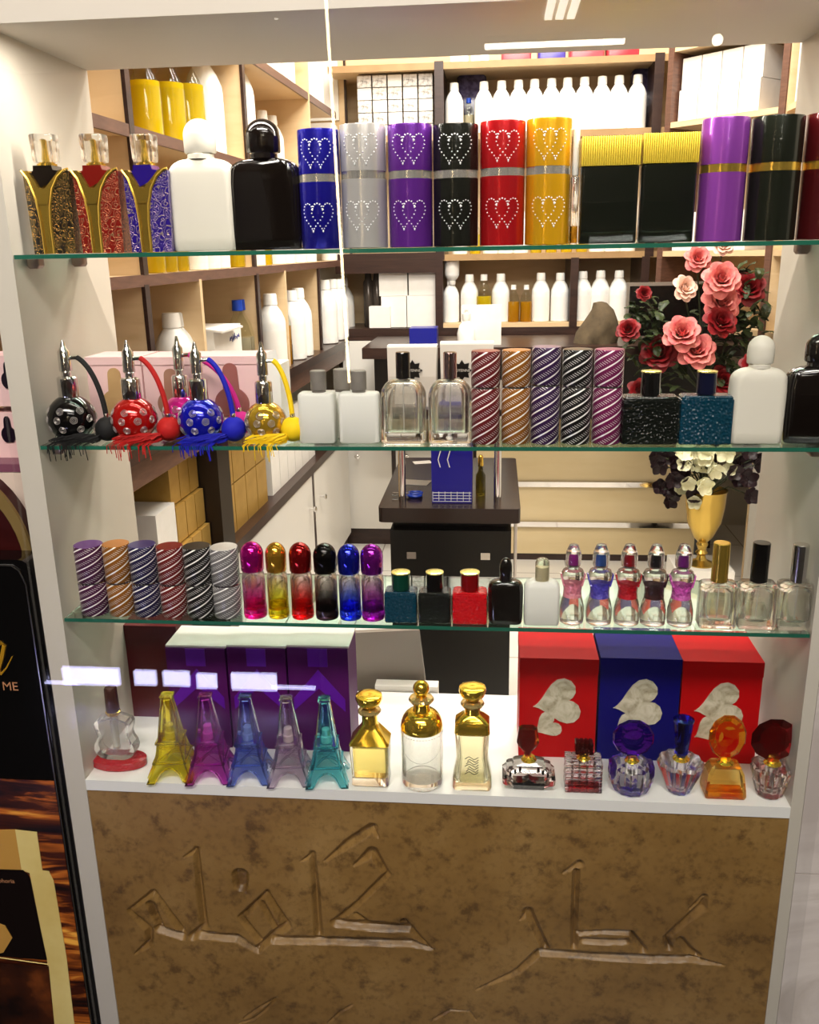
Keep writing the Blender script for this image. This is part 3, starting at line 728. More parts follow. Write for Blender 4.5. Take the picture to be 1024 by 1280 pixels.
for a in ((192,247,867,'yellow',(255,246,110),'yellow glass tower-shaped bottle'),
          (238,294,867,'magenta',(240,150,236),'magenta glass tower-shaped bottle'),
          (288,341,868,'blue',(192,208,255),'blue glass tower-shaped bottle'),
          (337,391,870,'pale_lilac',(251,240,250),'pale lilac glass tower-shaped bottle'),
          (384,437,871,'cyan',(180,244,250),'cyan glass tower-shaped bottle')):
    eiffel(*a)
# guitar bottle on red base
Xg = hit(149, 955, 2, ZB) 
t = thing('guitar_bottle', 'clear violin-shaped bottle standing on a red oval base', 'perfume bottle', (Xg[0], .045, ZB))
RG = glitter_mat('red_glitter', (170,12,24), 0)
t.scale = (1.28,1.28,1.28)
MB().loft([(0,.064,.034,9),(.001,.067,.037,9),(.009,.067,.037,9),(.010,.064,.034,9)], 9).build('oval_base', RG, t)
PR = [(0,.010),(.05,.0175),(.13,.0222),(.25,.0240),(.38,.0228),(.5,.0192),(.58,.0183),(.66,.0190),(.76,.0208),(.86,.0212),(.94,.0190),(.985,.0130)]
P = [(w_, .0105+.052*u_) for u_, w_ in PR]+[(.006,.0640),(.0,.0641),(-.006,.0640)]+[(-w_, .0105+.052*u_) for u_, w_ in PR[::-1]]; NP = len(P)
b = MB().prism(P, -.009, .009); P2 = [(x*.8, .0105+(z-.0105)*.86+.005) for x, z in P]
b.add([(x,-.006,z) for x, z in P2]+[(x,.006,z) for x, z in P2], [tuple(range(NP-1,-1,-1)), tuple(range(NP,2*NP))]+[((i+1) % NP, (i+1) % NP+NP, i+NP, i) for i in range(NP)])
b.build('body', CLEAR, t, 30)
MB().lathe([(.0042,.022),(.0046,.066)], 6).build('inner_tube', glassm('frosty_core', (235,235,228), .1), t)
MB().lathe([(.008,.066),(.0085,.067),(.0085,.0695),(.0078,.070)], 7).build('collar', GOLD, t)
MB().lathe([(.0075,.070),(.0078,.071),(.0072,.098),(.006,.100)], 7).build('cap', mat('brown_cap', (96,60,54), .2, .2, .5), t)
# gold and glass decanters
def stopper(b, kind, z, r):
    if kind == 'ball': b.ball((0,0,z+r), r, 6, 12)
    else: b.lathe([(r*.4,z),(r*.85,z+r*.35),(r,z+r*.85),(r*.96,z+r*1.1),(r*.6,z+r*1.25),(r*.2,z+r*1.3)], 7)
YL = .028
def decanter(xl, xr, yt, kind, label):
    X, W, H = fit(xl, xr, yt, ZB, YL, 950); r = W/2
    t = thing('decanter_bottle', label, 'perfume bottle', (X, YL, ZB), 0, 'gold-topped glass decanters')
    if kind == 'square':
        hb = H*.47
        b = MB().loft([(0,W*.88,W*.66,.003),(.002,W*.95,W*.7,.004),(.012,W*.92,W*.68,.004),(hb*.9,W,W*.74,.004),(hb,W*.99,W*.73,.004)], 3); b.build('body', CLEAR, t, 30)
        b = MB().loft([(.0135,W*.80,W*.52,.003),(hb*.93,W*.84,W*.56,.003)], 3); b.build('liquid', glassm('gold_liquid', (250,232,150), .05, 1.33), t, 30)
        MB().loft([(hb,W,W*.74,.004),(hb+.001,W*1.01,W*.75,.004),(hb+H*.16,W*.50,W*.46,.006),(hb+H*.2,W*.40,W*.40,9),(hb+H*.31,W*.38,W*.38,9)], 5).build('gold_shoulder', PGOLD, t, 30)
        zn = hb+H*.31
    elif kind == 'round':
        hb = H*.55
        b = MB().lathe([(r*.86,0),(r*.97,.003),(r,.010),(r,hb)], 9); b.lathe([(r*.86,.012),(r*.9,hb-.001)], 9, flip=True); b.build('body', CLEAR, t)
        b = MB()
        for i in range(30):
            u = i/29; a = -1.1+2.2*u; b.bead((r*1.01*math.sin(a), -r*1.01*math.cos(a), hb*.72-.016*(1-(2*u-1)**2)), .0008)
        for i in range(44):
            a = 2*PI*i/44; b.bead((r*1.01*math.sin(a), -r*1.01*math.cos(a), hb*.95), .0009)
        for i in range(14): b.tube([(r*math.sin(-1.0)-.0015, -r*math.cos(-1.0)-.001, .02+i*.0022), (r*math.sin(-.85)+.001, -r*math.cos(-.85)-.0015, .0215+i*.0022)], .0005, 4)
        b.build('bead_pattern', mat('bead_metal', (150,140,125), .25, .9), t)
        s = [(r,hb),(r*1.01,hb+.001)]
        for a in range(1, 8):
            th = a/7*PI/2; s.append((r*(.40+.61*math.cos(th)), hb+.001+H*.16*math.sin(th)))
        s += [(r*.38,hb+H*.19),(r*.38,hb+H*.25)]
        MB().lathe(s, 9).build('gold_shoulder', PGOLD, t)
        zn = hb+H*.25
    else:
        hb = H*.56
        b = MB().loft([(0,W*.93,W*.66,.005),(.003,W,W*.7,.008),(hb*.2,W*.98,W*.7,.010),(hb*.55,W*.78,W*.58,.008),(hb*.85,W*.84,W*.62,.006),(hb,W*.86,W*.62,.005)], 5)
        b.loft([(.010,W*.7,W*.4,.005),(hb*.2,W*.78,W*.5,.008),(hb*.55,W*.62,W*.42,.006),(hb*.97,W*.68,W*.46,.005)], 5, True)
        b.build('body', glassm('faint_gold_glass', (250,246,226)), t, 30)
        b = MB()
        for i in range(7):
            zz = hb*(.3+.045*i); b.tube([(-.010+.002*(i % 3), -W*.295, zz), (-.004, -W*.298, zz+.004), (.003+.002*(i % 2), -W*.298, zz-.001), (.009, -W*.295, zz+.003)], .0006, 4)
        b.build('engraving', BLACKP, t)
        MB().loft([(hb,W*.86,W*.62,.005),(hb+.001,W*.89,W*.65,.006),(hb+H*.1,W*.86,W*.62,.008),(hb+H*.145,W*.6,W*.5,.008),(hb+H*.17,W*.40,W*.40,9),(hb+H*.24,W*.38,W*.38,9)], 6).build('gold_shoulder', PGOLD, t, 30)
        zn = hb+H*.24
    MB().lathe([(W*.2,zn),(W*.27,zn+.001),(W*.30,zn+.004),(W*.27,zn+.007),(W*.18,zn+.008)], 7).build('glass_lip', mat('gilt_glass', (244,214,140), .08, .4, .6), t)
    b = MB().lathe([(W*.12,zn+.007),(W*.14,zn+.009),(W*.1,zn+.010)], 6)
    zz = zn+.009; rr = (H-zz)/2 if kind == 'round' else (H-zz)/1.3
    if kind == 'round': stopper(b, 'ball', zz, rr)
    else: b.lathe([(W*.14,zz),(W*.30,zz+(H-zz)*.35),(W*.345,zz+(H-zz)*.68),(W*.33,H-.002),(W*.2,H),(W*.05,H-.001)], 7)
    b.build('stopper', PGOLD, t)
decanter(440, 488, 867, 'square', 'square gold-shouldered glass decanter with amber perfume')
decanter(502, 554, 851, 'round', 'round clear decanter with gold shoulder and ball stopper')
decanter(566, 615, 857, 'hour', 'waisted clear decanter with gold shoulder and cup stopper')
# crystal bottles
def gold_neck(t, z, r=.0075):
    b = MB()
    b.lathe([(r*1.25,z),(r*1.3,z+.001),(r*1.05,z+.003),(r*.8,z+.0045),(r*.95,z+.006),(r*.6,z+.008)], 6)
    for i in range(10): b.bead((r*1.15*math.cos(i*PI/5), r*1.15*math.sin(i*PI/5), z+.0016), .0016)
    b.build('gold_collar', PGOLD, t)
def crystal(xl, xr, yt, name, label, Y=.03):
    X, W, H = fit(xl, xr, yt, ZB, Y, 960)
    return thing('crystal_bottle', label, 'crystal perfume bottle', (X, Y, ZB), 0, 'small crystal bottles'), W, H
t, W, H = crystal(628, 694, 908, 'a', 'faceted black and clear crystal bottle with dark amber stopper')
b = MB(); D = W*.55
b.loft([(0,W*.55,D*.6,.002),(.006,W*.72,D*.8,.002),(.012,W*.98,D,.003),(.020,W,D,.003),(.026,W*.86,D*.9,.003),(.030,W*.84,D*.88,.003),(.034,W*.62,D*.7,.003),(.038,W*.58,D*.66,.003),(.0415,W*.34,D*.5,.003)], 1)
b.build('body', CRYSTAL, t, 0)
MB().prism([(-W*.29,.0005),(W*.29,.0005),(W*.30,.013),(W*.12,.013),(0,.018),(-W*.12,.013),(-W*.30,.013)], -D*.30, D*.2).build('black_base', BLACKG, t, 0)
b = MB()
for s in (-1, 1):
    for i in range(4): b.box(s*W*(.44-.09*i)-.0016, s*W*(.44-.09*i)+.0016, -D*.5, -D*.44, .0215+.0042*i, .0275+.0042*i)
b.build('black_facets', BLACKG, t, 0)
gold_neck(t, .0405, .0085)
b = MB().loft([(.048,.007,.007,.001),(.056,.012,.010,.002),(.064,.026,.014,.004),(.070,.031,.016,.005),(H-.002,.026,.014,.004),(H,.018,.010,.003)], 1, cx=-.002)
b.build('stopper', glassm('dark_amber', (120,30,10)), t, 0)
t, W, H = crystal(706, 752, 913, 'b', 'cube-cut crystal bottle with red base, beside the black faceted one')
b = MB(); hb = .047
for i in range(5):
    for jx in range(5):
        for jy in range(3): b.loft([(hb*i/5+.0002,W*.16,W*.17,.0005),(hb*(i+.18)/5,W*.197,W*.21,.0005),(hb*(i+.82)/5,W*.197,W*.21,.0005),(hb*(i+1)/5,W*.16,W*.17,.0005)], 1, cx=W*.2*(jx-2), cy=W*.215*(jy-1))
b.build('body', CRYSTAL, t, 0)
MB().box(-W*.42, W*.42, -W*.3, W*.28, .001, .012).build('red_base', glassm('ruby', (170,10,24)), t, 0)
gold_neck(t, hb-.001)
b = MB()
for i in range(4):
    for j in range(3): b.loft([(hb+.009+j*.006,.0046,.016,.001),(hb+.012+j*.006,.0062,.019,.001),(hb+.0145+j*.006,.0046,.016,.001)], 1, cx=-.0095+i*.0063)
b.build('stopper', glassm('garnet', (110,30,36)), t, 0)
t, W, H = crystal(763, 816, 899, 'c', 'ribbed clear crystal bottle with purple disc stopper')
r = W/2
MB().lathe([(r*.12,.010),(r*.3,.013),(r*.3,.042),(r*.16,.042)], 3, flip=True).lathe([(r*.55,0),(r*.78,.003),(r*.95,.015),(r,.030),(r*.96,.040),(r*.7,.045),(r*.4,.0455)], 5, rib=.10).build('body', CRYSTAL, t, 0)
MB().lathe([(r*.5,.0008),(r*.7,.004),(r*.2,.006)], 4).build('purple_base', glassm('amethyst', (96,20,190)), t, 0)
b = MB()
for s in (-1, 1): b.loft([(.022,.004,.02,.001),(.028,.010,.024,.003),(.040,.010,.024,.003),(.045,.004,.014,.002)], 2, cx=s*r*.88)
b.build('purple_shoulder', glassm('amethyst', (96,20,190)), t, 0)
gold_neck(t, .0445, .008)
zc = (.052+H)/2; b = MB(); Rm = Matrix.Translation((0,0,zc)) @ Matrix.Rotation(PI/2, 4, 'X')
rr = (H-.052)/2
b.loft([(-.007,rr*1.1,rr*1.1,9),(-.004,rr*1.85,rr*1.85,9),(0,rr*2,rr*2,9),(.004,rr*1.85,rr*1.85,9),(.007,rr*1.1,rr*1.1,9)], 2, M=Rm)
b.build('stopper', glassm('amethyst', (96,20,190)), t, 0)
t, W, H = crystal(823, 878, 897, 'd', 'tapering clear crystal bottle with cobalt blue stopper')
r = W/2
MB().lathe([(r*.12,.010),(r*.3,.013),(r*.3,.047),(r*.16,.047)], 3, flip=True).lathe([(r*.42,0),(r*.5,.003),(r*.92,.038),(r*.99,.045),(r*.9,.0495),(r*.4,.051)], 5, rib=.10).build('body', CRYSTAL, t, 0)
MB().lathe([(r*.38,.0006),(r*.44,.003),(r*.1,.004)], 4).build('blue_base', glassm('cobalt', (20,30,190)), t, 0)
gold_neck(t, .050, .009)
MB().lathe([(.005,.057),(.009,.060),(.0135,H-.006),(.0145,H-.002),(.010,H)], 2).build('stopper', glassm('cobalt', (20,30,190)), t, 0)
t, W, H = crystal(880, 932, 893, 'e', 'amber crystal bottle with oval orange stopper')
b = MB().loft([(0,W*.96,W*.62,.002),(.004,W,W*.66,.002),(.012,W*.97,W*.64,.002),(.036,W*.86,W*.58,.004),(.045,W*.7,W*.5,.004),(.048,W*.4,W*.34,.004)], 1)
b.build('body', glassm('pale_amber', (254,236,150)), t, 0)
MB().box(-W*.42, W*.42, -W*.27, W*.25, .001, .010).build('amber_base', glassm('deep_amber', (250,190,60)), t, 0)
gold_neck(t, .047, .009)
zc = (.053+H)/2; rr = (H-.053)/2; Rm = Matrix.Translation((0,0,zc)) @ Matrix.Rotation(PI/2, 4, 'X')
b = MB().loft([(-.008,rr*.8,rr*1.2,9),(-.004,rr*1.35,rr*1.85,9),(0,rr*1.5,rr*2,9),(.004,rr*1.35,rr*1.85,9),(.008,rr*.8,rr*1.2,9)], 2, M=Rm)
b.build('stopper', glassm('orange_glass', (252,180,50)), t, 0)
t, W, H = crystal(940, 990, 898, 'f', 'banded clear crystal bottle with garnet disc stopper, nearest the side panel')
r = W/2
MB().lathe([(r*.12,.010),(r*.3,.013),(r*.3,.045),(r*.16,.045)], 3, flip=True).lathe([(r*.5,0),(r*.62,.003),(r*.82,.022),(r*.80,.025),(r*.96,.038),(r,.044),(r*.9,.048),(r*.4,.049)], 5, rib=.09).build('body', CRYSTAL, t, 0)
MB().lathe([(r*.46,.0006),(r*.6,.004),(r*.2,.006)], 4).build('red_base', glassm('ruby', (170,10,24)), t, 0)
gold_neck(t, .048, .009)
zc = (.053+H)/2; rr = (H-.053)/2; Rm = Matrix.Translation((0,0,zc)) @ Matrix.Rotation(PI/2, 4, 'X')
MB().loft([(-.006,rr*1.1,rr*1.1,9),(0,rr*2,rr*2,9),(.006,rr*1.1,rr*1.1,9)], 2, M=Rm).build('stopper', glassm('garnet2', (130,14,20)), t, 0)
# ---------------- gift boxes on the base board
def gift(xl, xr, yt, ybk, name, c, label, D=.10, Y0=.105):
    X, W, H = fit(xl, xr, yt, ZB, Y0, 870)
    t = thing('gift_box', label, 'gift box', (X, Y0, ZB), 0, 'tall gift boxes with heart windows')
    CM = noisy('card_'+name, [(.3,c), (.7,tuple(min(255, int(x*1.06)) for x in c))], 5, .5, spec=.12)
    MB().box(-W*.495, W*.495, 0, D, 0, H*.86).build('box', CM, t, 0)
    MB().box(-W*.5, W*.5, -.0012, D+.001, H*.86, H).build('lid', CM, t, 0)
    def heart(cx, cz, s, rot, n=26):
        P = []
        for i in range(n):
            a = 2*PI*i/n; x = 16*math.sin(a)**3/17; z = (13*math.cos(a)-5*math.cos(2*a)-2*math.cos(3*a)-math.cos(4*a))/17
            P.append((cx+s*(x*math.cos(rot)-z*math.sin(rot)), cz+s*(x*math.sin(rot)+z*math.cos(rot))))
        return P
    SM = noisy('satin_window', [(.3,(150,138,112)), (.5,(196,186,162)), (.75,(224,216,196))], 45, .14, dist=1.2)
    MB().prism(heart(W*.02, H*.57, W*.345, -1.35), -.0020, .001).build('heart_window', SM, t, 30)
    MB().prism(heart(-W*.12, H*.33, W*.2, -1.0), -.0016, .001).build('heart_window', SM, t, 30)
    return t
gift(649, 747, 823, 0, 'red', (172,6,12), 'red gift box with heart windows behind the cube-cut crystal bottle')
gift(749, 850, 823, 0, 'navy', (14,10,96), 'navy blue gift box with heart windows between two red ones')
gift(851, 952, 827, 0, 'red', (172,6,12), 'red gift box with heart windows nearest the side panel')
PURC = noisy('purple_card', [(.3,(70,14,76)), (.7,(82,22,90))], 5, .5, spec=.15)
PURR = mat('purple_ribbon', (92,22,150), .4, spec=.2)
for i, (xl, xr, lab) in enumerate(((213,287,'purple gift box with white lid beside the dark red box'), (288,361,'purple gift box with white lid, middle of three'), (362,438,'purple gift box with white lid beside the square decanter'))):
    Y0 = .10; X, W, H = fit(xl, xr, 811, ZB, Y0, 880)
    t = thing('gift_box', lab, 'gift box', (X, Y0, ZB), 0, 'purple gift boxes with white lids')
    b = MB().box(-W*.49, W*.49, 0, .075, 0, H); b.build('box', PURC, t, 0)
    MB().box(-W*.5, W*.5, .004, .077, H, H+.003).build('lid', CARDW, t, 0)
    b = MB().box(-W*.16, W*.16, -.0012, 0, H*.83, H); b.prism([(-W*.42,H*.40),(0,H*.62),(W*.42,H*.40),(W*.42,H*.52),(0,H*.80),(-W*.42,H*.52)], -.001, 0)
    b.build('ribbon_print', PURR, t, 0)
X, W, H = fit(128, 226, 782, ZB, .185, 850)
t = thing('gift_box', 'dark red gift box standing behind the guitar bottle', 'gift box', (X, .185, ZB))
MB().box(-W/2, W/2, 0, .075, 0, H*.84).build('box', noisy('maroon_card', [(.3,(74,6,12)), (.7,(88,10,18))], 5, .35), t, 0)
MB().box(-W*.505, W*.505, -.001, .076, H*.84, H).build('lid', noisy('maroon_card', [(.3,(74,6,12))], 5), t, 0)
for xl, xr, lab in ((300,352,'white carton lying behind the purple gift boxes, beside the dark red box'), (354,420,'white carton lying behind the purple gift boxes, nearest the grey sheet')):
    X, W, H = fit(xl, xr, 790, ZB, .20, 800)
    o = MB().loft([(0,W*.98,.07,.001),(H,W*.98,.07,.001)], 1, cy=.035).build('carton', CARDW, None, 30, (X, .192, ZB)); tag(o, lab, 'box')
# ================================================================== shop interior shell
TILEF = noisy('white_floor_tile', [(.3,(224,220,212)), (.7,(234,231,224))], 2, .2)
nt = TILEF.node_tree; N, L, bb = nodes(TILEF)
br = N.new('ShaderNodeTexBrick'); br.offset = 0; br.inputs['Scale'].default_value = 1; br.inputs['Brick Width'].default_value = .4; br.inputs['Row Height'].default_value = .4; br.inputs['Mortar Size'].default_value = .003
br.inputs['Color1'].default_value = br.inputs['Color2'].default_value = srgb((232,228,220))+(1,); br.inputs['Mortar'].default_value = srgb((170,162,152))+(1,)
L.new(N.new('ShaderNodeTexCoord').outputs['Object'], br.inputs['Vector']); L.new(br.outputs['Color'], bb.inputs['Base Color'])
WALLM = noisy('cream_wall', [(.3,(222,214,198)), (.7,(228,221,206))], 2, .6)
MALL = mat('mall_wall', (120,112,104), .8)
struct('floor', MB().box(-4, 4, .3, 3.6, -.05, 0), TILEF, 0)
struct('floor_mall', MB().box(-4, 4, -7, .3, -.05, 0), noisy('dark_granite', [(.3,(30,27,25)), (.7,(46,42,38))], 40, .35), 0)
struct('ceiling', MB().box(-4, 4, -7, 3.6, 2.8, 2.85), mat('ceiling_paint', (228,224,214), .8), 0)
struct('wall_back', MB().box(-1.2, 1.7, 3.1, 3.16, 0, 2.8), WALLM, 0)
struct('wall_left', MB().box(-1.08, -1.0, .29, 3.1, 0, 2.8), WALLM, 0)
struct('wall_right', MB().box(1.45, 1.5, .3, 3.1, 0, 2.8), WALLM, 0)
struct('wall_front_left', MB().box(-4, -.76, .3, .36, 0, 2.8), mat('dark_front', (58,34,26), .6), 0)
MV = noisy('white_marble_cladding', [(.40,(196,184,178)), (.5,(222,212,206)), (.56,(190,178,170)), (.62,(226,217,211))], 2.2, .3, detail=8, dist=1.5)
struct('pillar_right', MB().box(.5165, .9, .0, .30, 0, .452).box(.5165, .9, .0, .30, .4535, 2.8), MV, 0)
struct('trim_1', MB().box(-.53, -.516, .0, .30, 0, 2.0), WHITEP, 0)
# ================================================================== left shelving unit
LT = math.radians(90-1.9)
lu = thing('wall_shelving', 'beech wall shelving with brown edges along the side wall, full of bottles', 'shelving', (-.625, .30, 0), LT)
ux, uy = math.cos(LT), math.sin(LT); nx_, ny_ = -uy, ux
LP = np.array([-.625, .30, 0.])
def onL(px, py, d=0.):
    n = np.array([nx_, ny_, 0.]); r = CFW+CR*(px-512)/CF-CU*(py-640)/CF
    p0 = LP+n*d; t = ((p0-CAM)@n)/(r@n); P = CAM+r*t
    return float((P-LP)@np.array([ux, uy, 0.])), float(P[2])
def Lw(s, d, z): return (LP[0]+ux*s+nx_*d, LP[1]+uy*s+ny_*d, z)
SL = 2.40; LD = .30
b = MB()
for z in (1.255, 1.535, 1.82, 2.1): b.box(0, SL, .006, LD, z-.018, z)
b.build('shelf_board', LWOOD, lu, 0)
b = MB()
for z in (1.255, 1.535, 1.82, 2.1): b.box(0, SL, -.001, .006, z-.022, z+.001)
b.build('edge_strip', EDGEW, lu, 0)
b = MB().box(-.01, SL, LD, LD+.015, 0, 2.3); b.build('back_panel', LWOOD, lu, 0)
MB().box(0, SL, -.02, LD, .905, .935).build('worktop', DARKW, lu, 0)
MB().box(0, SL, .0, .01, .845, .905).build('worktop_apron', EDGEW, lu, 0)
b = MB().box(0, SL, -.004, LD, .515, .545); b.build('lower_shelf', DARKW, lu, 0)
divs = MB(); edges = MB()
for px, py, z0, z1, dark in ((187,400,.935,1.237,1),(252,380,.935,1.237,0),(324,380,.935,1.237,1),(358,380,.935,1.237,0),(400,370,.935,1.237,1),
                             (160,120,1.255,2.1,1),(306,130,1.255,2.1,1),(385,110,1.535,2.1,0),(432,100,1.255,2.1,1)):
    s, _ = onL(px, py, 0); w = .011 if dark else .008
    divs.box(s-.008, s+.008, .006, LD, z0, z1)
    (edges if dark else divs).box(s-w, s+w, -.002, .006, z0, z1)
divs.build('divider', LWOOD, lu, 0); edges.build('divider_edge', DARKW, lu, 0)
s0, _ = onL(282, 620, 0)
MB().box(s0-.045, s0+.045, -.002, LD, .0, .845).build('post', mat('black_post', (24,16,14), .3), lu, 0)
MB().box(0, SL, LD-.02, LD-.005, .545, .845).build('cubby_back', mat('cubby_back', (60,42,34), .5), lu, 0)
MB().box(0, SL, .02, .04, 0, .07).build('plinth', DARKW, lu, 0)
sd = [s0+.045, onL(391,600,0)[0], SL]
for i in range(2):
    d = MB().box(sd[i]+.012, sd[i+1]-.012, .0, .018, .075, .51).build('door', WHITEM, lu, 0)
    kx = sd[i+1]-.07 if i == 0 else sd[i]+.1
    MB().lathe([(.004,0),(.004,.015),(.010,.018),(.011,.024),(.006,.027)], 5, M=Matrix.Translation((kx,0,.40)) @ Matrix.Rotation(PI/2, 4, 'X')).build('knob', CHROME, d)
MB().box(sd[1]-.012, sd[1]+.012, -.002, .018, .07, .515).build('door_post', DARKW, lu, 0)
# ---------- prototypes for stock bottles
def alu_proto(name='aluminium_bottle', m=ALU, capm=PLW, W=.068, H=.175):
    t = thing(name, 'x', 'bottle'); r = W/2
    MB().lathe([(r*.9,0),(r,.003),(r,H*.60),(r*.96,H*.66),(r*.75,H*.76),(r*.50,H*.83),(r*.42,H*.86)], 5).build('body', m, t)
    MB().lathe([(r*.46,H*.85),(r*.5,H*.855),(r*.46,H*.985),(r*.42,H)], 5).build('cap', capm, t)
    MB().lathe([(r*1.006,H*.10),(r*1.006,H*.52)], 5, cap=False).build('paper_label', CARDW, t)
    return t
def oil_proto(name, lc, W=.05, H=.15, fill=.55, capc=PLW, big=False):
    t = thing(name, 'x', 'bottle'); r = W/2
    MB().lathe([(r*.9,0),(r,.003),(r,H*.58),(r*.8,H*.70),(r*.42,H*.82),(r*.36,H*.88)], 5).build('body', thin('thin_plastic', (246,247,240)), t)
    MB().lathe([(r*.88,.001),(r*.96,.004),(r*.96,H*fill)], 5).build('liquid', lc, t)
    MB().lathe([(r*.42,H*.87),(r*.45,H*.875),(r*.42,H)], 5).build('cap', capc, t)
    return t
YEL = mat('yellow_oil', (226,196,20), .12, 0, .35, 1.2)
AMB = mat('amber_oil', (200,140,16), .12, 0, .35, 1.2)
PA = alu_proto(); POIL = oil_proto('oil_bottle', YEL); PAMB = oil_proto('oil_bottle', AMB)
PBLUE = oil_proto('oil_bottle', mat('pale_liquid', (225,215,190), .1, 0, .6), capc=mat('blue_cap', (20,70,190), .4))
used = set()
def put(proto, loc, label, group, sc_=1., rz=0):
    if proto.name in used: o = copy_tree(proto, loc, rz, label, group)
    else:
        used.add(proto.name); o = proto; o.location = loc; o.rotation_euler = (0,0,rz); o['label'] = label; o['group'] = group
    o.scale = (sc_,)*3 if not isinstance(sc_, tuple) else sc_
    return o
# order matters: copies are made from the unscaled first one, so scale is given each time
def putL(proto, px, py, zb, H0, W0, wpx, hpx, label, group, d=.07):
    s, z = onL(px, py, d); st, zt = onL(px, py-hpx, d)
    h = max(.06, zt-zb)
    k = h/H0
    return put(proto, Lw(s, d, zb), label, group, (k*.9, k*.9, k), LT)
gl_ = 'stock bottles on the side shelving'
for px, yt, lab in ((335,367,'white bottle with red label on the side shelving, beside the black jar'),):
    pass
def Lb(proto, H0, px, ytop, zb, label, d=.035, ks=1.0):
    s, zt = onL(px, ytop, d); h = max(.05, zt-zb); k = h/H0
    return put(proto, Lw(s, d, zb), label, gl_, (k*ks, k*ks, k), LT)
W1 = 'white aluminium bottle in the side shelving level with the second shelf'
for px, yt in ((337,367),(363,363),(372,360),(405,350),(414,349),(421,349),(428,347)): Lb(PA, .175, px, yt, .935, W1)
for px, yt in ((377,375),): Lb(POIL, .15, px, yt, .935, 'yellow oil bottle between white bottles on the side shelving', .03, .8)
Lb(POIL, .15, 420, 372, .935, 'second yellow oil bottle further along the side shelving', .03, .8)
Lb(PAMB, .15, 347, 366, .935, 'bottle of brown liquid with white cap on the side shelving', .035)
for px, yt in ((296,375),(303,374)): Lb(PBLUE, .15, px, yt, .935, 'clear bottle with blue cap on the side shelving', .05, .9)
for px, yt in ((213,391),(224,390)): Lb(PBLUE if 0 else PA, .175, px, yt, .935, 'short white-lidded bottle in the side cubby', .06)
# white carton with handwriting
s, z = onL(276, 400, .03)
t = thing('carton', 'white carton with blue handwriting and open flaps in the side cubby', 'box', Lw(s, .05, .935), LT)
MB().box(-.12, .10, -.04, .12, 0, .175).build('box', CARDW, t, 0)
b = MB(); rg = random.Random(3)
for i in range(7): b.tube([(.0+i*.012, -.0405, .14+rg.uniform(-.006,.006)), (.006+i*.012, -.0405, .148+rg.uniform(-.01,.006)), (.010+i*.012, -.0405, .138+rg.uniform(-.006,.006))], .0012, 4)
b.build('handwriting', mat('blue_ink', (40,50,130), .5), t)
MB().box(-.125, .04, -.045, .0, .175, .18, Matrix.Rotation(.12, 4, 'X')).build('flap', CARDW, t, 0)
# black jar
s, z = onL(352, 440, .05)
o = MB().lathe([(.022,0),(.024,.002),(.024,.06),(.02,.064)], 5).build('jar', BLACKP, None, 38, Lw(s, .035, .935)); tag(o, 'small black jar on the side shelving worktop', 'jar')
# row on z=1.255 board (seen under and over shelf 1)
def row(proto, H0, pxs, py, zb, label, d=.05, h=None, ks=1.):
    for px in pxs:
        s, _ = onL(px, py, d); k = h/H0
        put(proto, Lw(s, d, zb), label, gl_, (k*ks, k*ks, k), LT)
row(POIL, .15, (190,206,221), 325, 1.255, 'yellow oil bottle on the middle board of the side shelving', .05, .16, 1.1)
row(PA, .175, (243,259,272), 325, 1.255, 'white bottle on the middle board of the side shelving', .05, .17)
row(POIL, .15, (295,307,330), 322, 1.255, 'yellow oil bottle in the next bay of the side shelving', .05, .16)
row(PA, .175, (318,345,357,372,385,412,421), 322, 1.255, 'white bottle in the next bay of the side shelving', .05, .17)
row(PA, .175, (312,322,337,352,362,374), 170, 1.255, 'white bottle in the second row behind others on the middle board', .11, .22)
# big yellow bottles and white packs at top left
YB = oil_proto('oil_bottle', YEL, .09, .26, .66)
for px in (176, 205, 229): Lb(YB, .26, px, 60, 1.535, 'large bottle of yellow oil on the upper board of the side shelving', .10, 1.)
WB = alu_proto('plastic_bottle', mat('white_wrap', (238,238,232), .25), PLW, .10, .27)
for px in (250, 268, 288): Lb(WB, .27, px, 60, 1.535, 'large white wrapped bottle on the upper board of the side shelving', .09, 1.)
Lb(PBLUE, .15, 125, 92, 1.535, 'clear bottle on the upper board nearest the case', .06, .8)
row(WB, .27, (326,338,353,366), 120, 1.535, 'white bottle in the upper bay of the side shelving', .10, .2, 1.)
row(PAMB, .15, (352,), 190, 1.255, 'amber bottle behind the black ribbed flask', .05, .2, .8)
# white cartons on top boards, side shelving
gb = 'white cartons on the side shelving'
for i, (px, z0, z1, w) in enumerate(((340,1.82,2.05,.10),(358,1.82,2.06,.10),(376,1.82,2.04,.1),(394,1.82,2.07,.12),(410,1.535,1.79,.13),(420,1.82,2.06,.12),(428,1.535,1.80,.12))):
    s, _ = onL(px, 110, .05)
    o = MB().box(-w/2, w/2, -.02, .16, 0, z1-z0).build('carton', CARDW, None, 0, Lw(s, .05, z0)); o.rotation_euler = (0,0,LT)
    tag(o, 'white carton standing on the '+('upper' if z0 < 1.7 else 'topmost')+' board of the side shelving', 'box', gb)
